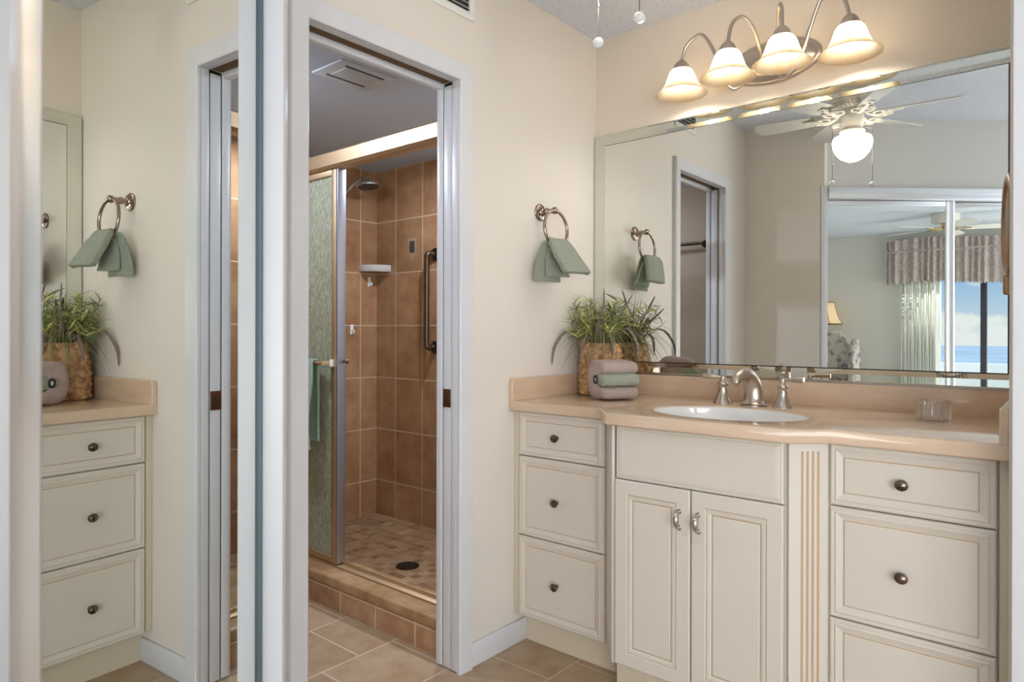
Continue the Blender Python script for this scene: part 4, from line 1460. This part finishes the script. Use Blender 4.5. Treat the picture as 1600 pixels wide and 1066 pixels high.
# vertical blinds stacked at the side
vb = MB()
for k in range(15):
    y = WY1 - 0.03 - k * 0.0268
    a = radians(68 + 10 * sin(k * 2.1))
    M = Matrix.Translation((XB - 0.07, y, 0)) @ Matrix.Rotation(a, 4, 'Z')
    vb.faces([(0.006 * (1 - (2 * t - 1) ** 2), -0.044 + 0.088 * t, z) for z in (0.03, 1.95) for t in (0, 0.25, 0.5, 0.75, 1)],
             [(i, i + 1, i + 6, i + 5) for i in range(4)], M=M)
vbo = thing('vertical_blind', 'ivory vertical blind slats stacked beside the sliding glass door', 'blind', (XB - 0.07, -0.95, 0.03))
vb.build('slats', blind_m, vbo, smooth=60, mods=[m_solid(0.0015)])
MB().box(XB - 0.095, XB - 0.045, WY0, WY1 + 0.03, 1.95, 1.99, 0.003).build('head_rail', blind_m, vbo)
# valance
va = MB()
def vaf(u, v):
    y = -0.590 - u * 2.45
    z = 1.775 + 0.022 * sin(u * 9.0) + v * 0.54
    fold = 0.020 * sin(u * 190 + 2.0 * sin(u * 31)) + 0.012 * sin(u * 83)
    k = 1.0 if v < 0.70 else (0.45 if v < 0.80 else 1.15)
    x = XB - 0.150 + fold * k - (0.012 if v < 0.70 else 0.0) * (1 - v)
    if v < 0.03:
        z += 0.012 * sin(u * 420)
    return (x, y, z)
va.grid(vaf, 420, 26)
vao = thing('valance', 'ruffled mauve fabric valance over the sliding glass door', 'curtain', (XB - 0.15, -1.8, 1.78))
va.build('fabric', valance_m, vao, smooth=180)
MB().tube([(XB - 0.150, -0.60, 2.18), (XB - 0.150, -3.03, 2.18)], 0.012, 10).box(XB - 0.155, XB - 0.0005, -0.60, -0.585, 1.80, 2.28, 0.002).build('rod', valance_m, vao)
# balcony, sea
struct(MB().box(XB + 0.12, 7.40, -6.0, 1.0, -0.15, -0.02).box(7.28, 7.40, -6.0, 1.0, -0.15, 0.756), 'balcony_parapet', parapet_m)
struct(MB().faces([(9, -3000, -34), (2300, -3000, -34), (2300, 3000, -34), (9, 3000, -34)], [(0, 1, 2, 3)]), 'ground_bay', sea_m)
# bedroom ceiling fan
F2X, F2Y = 4.63, -1.50
fan2 = thing('ceiling_fan', 'white ceiling fan without lamp in the bedroom seen in the closet mirror', 'ceiling fan', (F2X, F2Y, CEIL))
F2M = Matrix.Translation((F2X, F2Y, 0))
MB().lathe([(0.150, CEIL - 0.001), (0.152, CEIL - 0.085), (0.135, CEIL - 0.100), (0.06, CEIL - 0.105)], 36, M=F2M).build('motor_housing', fan_w, fan2, smooth=40)
MB().lathe([(0.055, CEIL - 0.105), (0.06, CEIL - 0.14), (0.045, CEIL - 0.175), (0.0, CEIL - 0.18)], 28, M=F2M).build('hub', mat('fan_brass', 'c9b37e', 0.25, 1.0), fan2, smooth=40)
for k in range(5):
    a_ = radians(72 + 72 * k)
    bo = spin(blade_mesh(0.20, 0.66, 0.14, radians(-12), CEIL - 0.15), a_, F2X, F2Y).build('blade', fan_w, fan2, smooth=30)
    spin(blade_iron(0.20, CEIL - 0.15), a_, F2X, F2Y).build('blade_iron', MATS['fan_brass'], bo, smooth=60)
# bedside table and lamp, chair and cushion
bt_ = thing('bedside_table', 'wooden bedside table under the lamp', 'table', (5.55, 0.30, 0))
wood = mat('cherry_wood', '6f4a30', 0.4)
MB().box(5.32, 5.80, 0.04, 0.54, 0.60, 0.63, 0.004).build('top', wood, bt_)
MB().box(5.35, 5.77, 0.07, 0.51, 0.42, 0.60).build('drawer_box', wood, bt_)
for x in (5.36, 5.73):
    for y in (0.08, 0.47):
        MB().box(x, x + 0.03, y, y + 0.03, 0, 0.42, 0.003).build('leg', wood, bt_)
lp_ = thing('table_lamp', 'table lamp with cream bell shade behind the floral armchair', 'lamp', (5.55, 0.16, 0.6305))
LM = Matrix.Translation((5.55, 0.16, 0.6305))
MB().lathe([(0.075, 0.0), (0.075, 0.012), (0.03, 0.03), (0.06, 0.12), (0.085, 0.22), (0.06, 0.33), (0.022, 0.42), (0.016, 0.50), (0.014, 0.62)], 28, M=LM).build('base', porcelain, lp_, smooth=60)
SHP = ((0.280, 0.655), (0.250, 0.70), (0.220, 0.77), (0.195, 0.86), (0.180, 0.940))
MB().lathe(SHP, 8, M=LM, capb=False, capt=False).build('lamp_shade', lampshade_m, lp_, smooth=20, mods=[m_solid(0.004)])
tr2 = MB()
for k in range(8):
    a = 2 * pi * k / 8
    tr2.tube([LM @ Vector(((r + 0.002) * cos(a), (r + 0.002) * sin(a), z)) for r, z in SHP], 0.004, 6)
for r, z in (SHP[0], SHP[-1]):
    tr2.tube([LM @ Vector((r * cos(2 * pi * k / 8), r * sin(2 * pi * k / 8), z)) for k in range(8)], 0.006, 6, closed=True)
tr2.tube([LM @ Vector((0, 0, 0.62)), LM @ Vector((0, 0, 0.985))], 0.006, 8)
tr2.build('shade_trim', lamp_trim, lp_)
ch = thing('armchair', 'floral upholstered wing back armchair in front of the table lamp', 'chair', (4.85, -0.15, 0))
AM = Matrix.Translation((4.85, -0.15, 0))
def soft(x0, x1, y0, y1, z0, z1, r):
    return MB().box(x0, x1, y0, y1, z0, z1, r, seg=5, M=AM)
soft(-0.30, 0.16, -0.24, 0.24, 0.18, 0.46, 0.06).build('seat', floral, ch, smooth=60)
bkm = MB()
ol = [(-0.26, 0.18), (0.26, 0.18), (0.26, 0.75), (0.22, 1.0), (0.13, 1.15), (0.05, 1.205), (-0.05, 1.205), (-0.13, 1.15), (-0.22, 1.0), (-0.26, 0.75)]
bkm.loops([[AM @ Vector((0.15 + dx + 0.05 * z, y, z)) for (y, z) in ol] for dx in (0.0, 0.04, 0.09, 0.13)], cap0=True)
bkm.build('backrest', floral, ch, smooth=60, mods=[m_bevel(0.03, 3)])
for sgn in (-1, 1):
    wg = MB()
    wl = [(0.27, 0.55), (0.30, 0.95), (0.26, 1.08), (0.17, 1.10), (0.08, 1.02), (0.03, 0.80), (0.0, 0.58)]
    wg.loops([[AM @ Vector((x, sgn * (0.265 + dy), z)) for x, z in wl] for dy in (0.0, 0.02, 0.05, 0.07)], cap0=True)
    wg.build('wing', floral, ch, smooth=60, mods=[m_bevel(0.02, 3)])
    soft(-0.30, 0.20, sgn * 0.30 - 0.06, sgn * 0.30 + 0.06, 0.18, 0.60, 0.05).build('armrest', floral, ch, smooth=60)
    for x in (-0.26, 0.22):
        MB().tube([AM @ Vector((x, sgn * 0.24, 0.20)), AM @ Vector((x, sgn * 0.25, 0.0))], [0.025, 0.015], 10).build('leg', wood, ch)
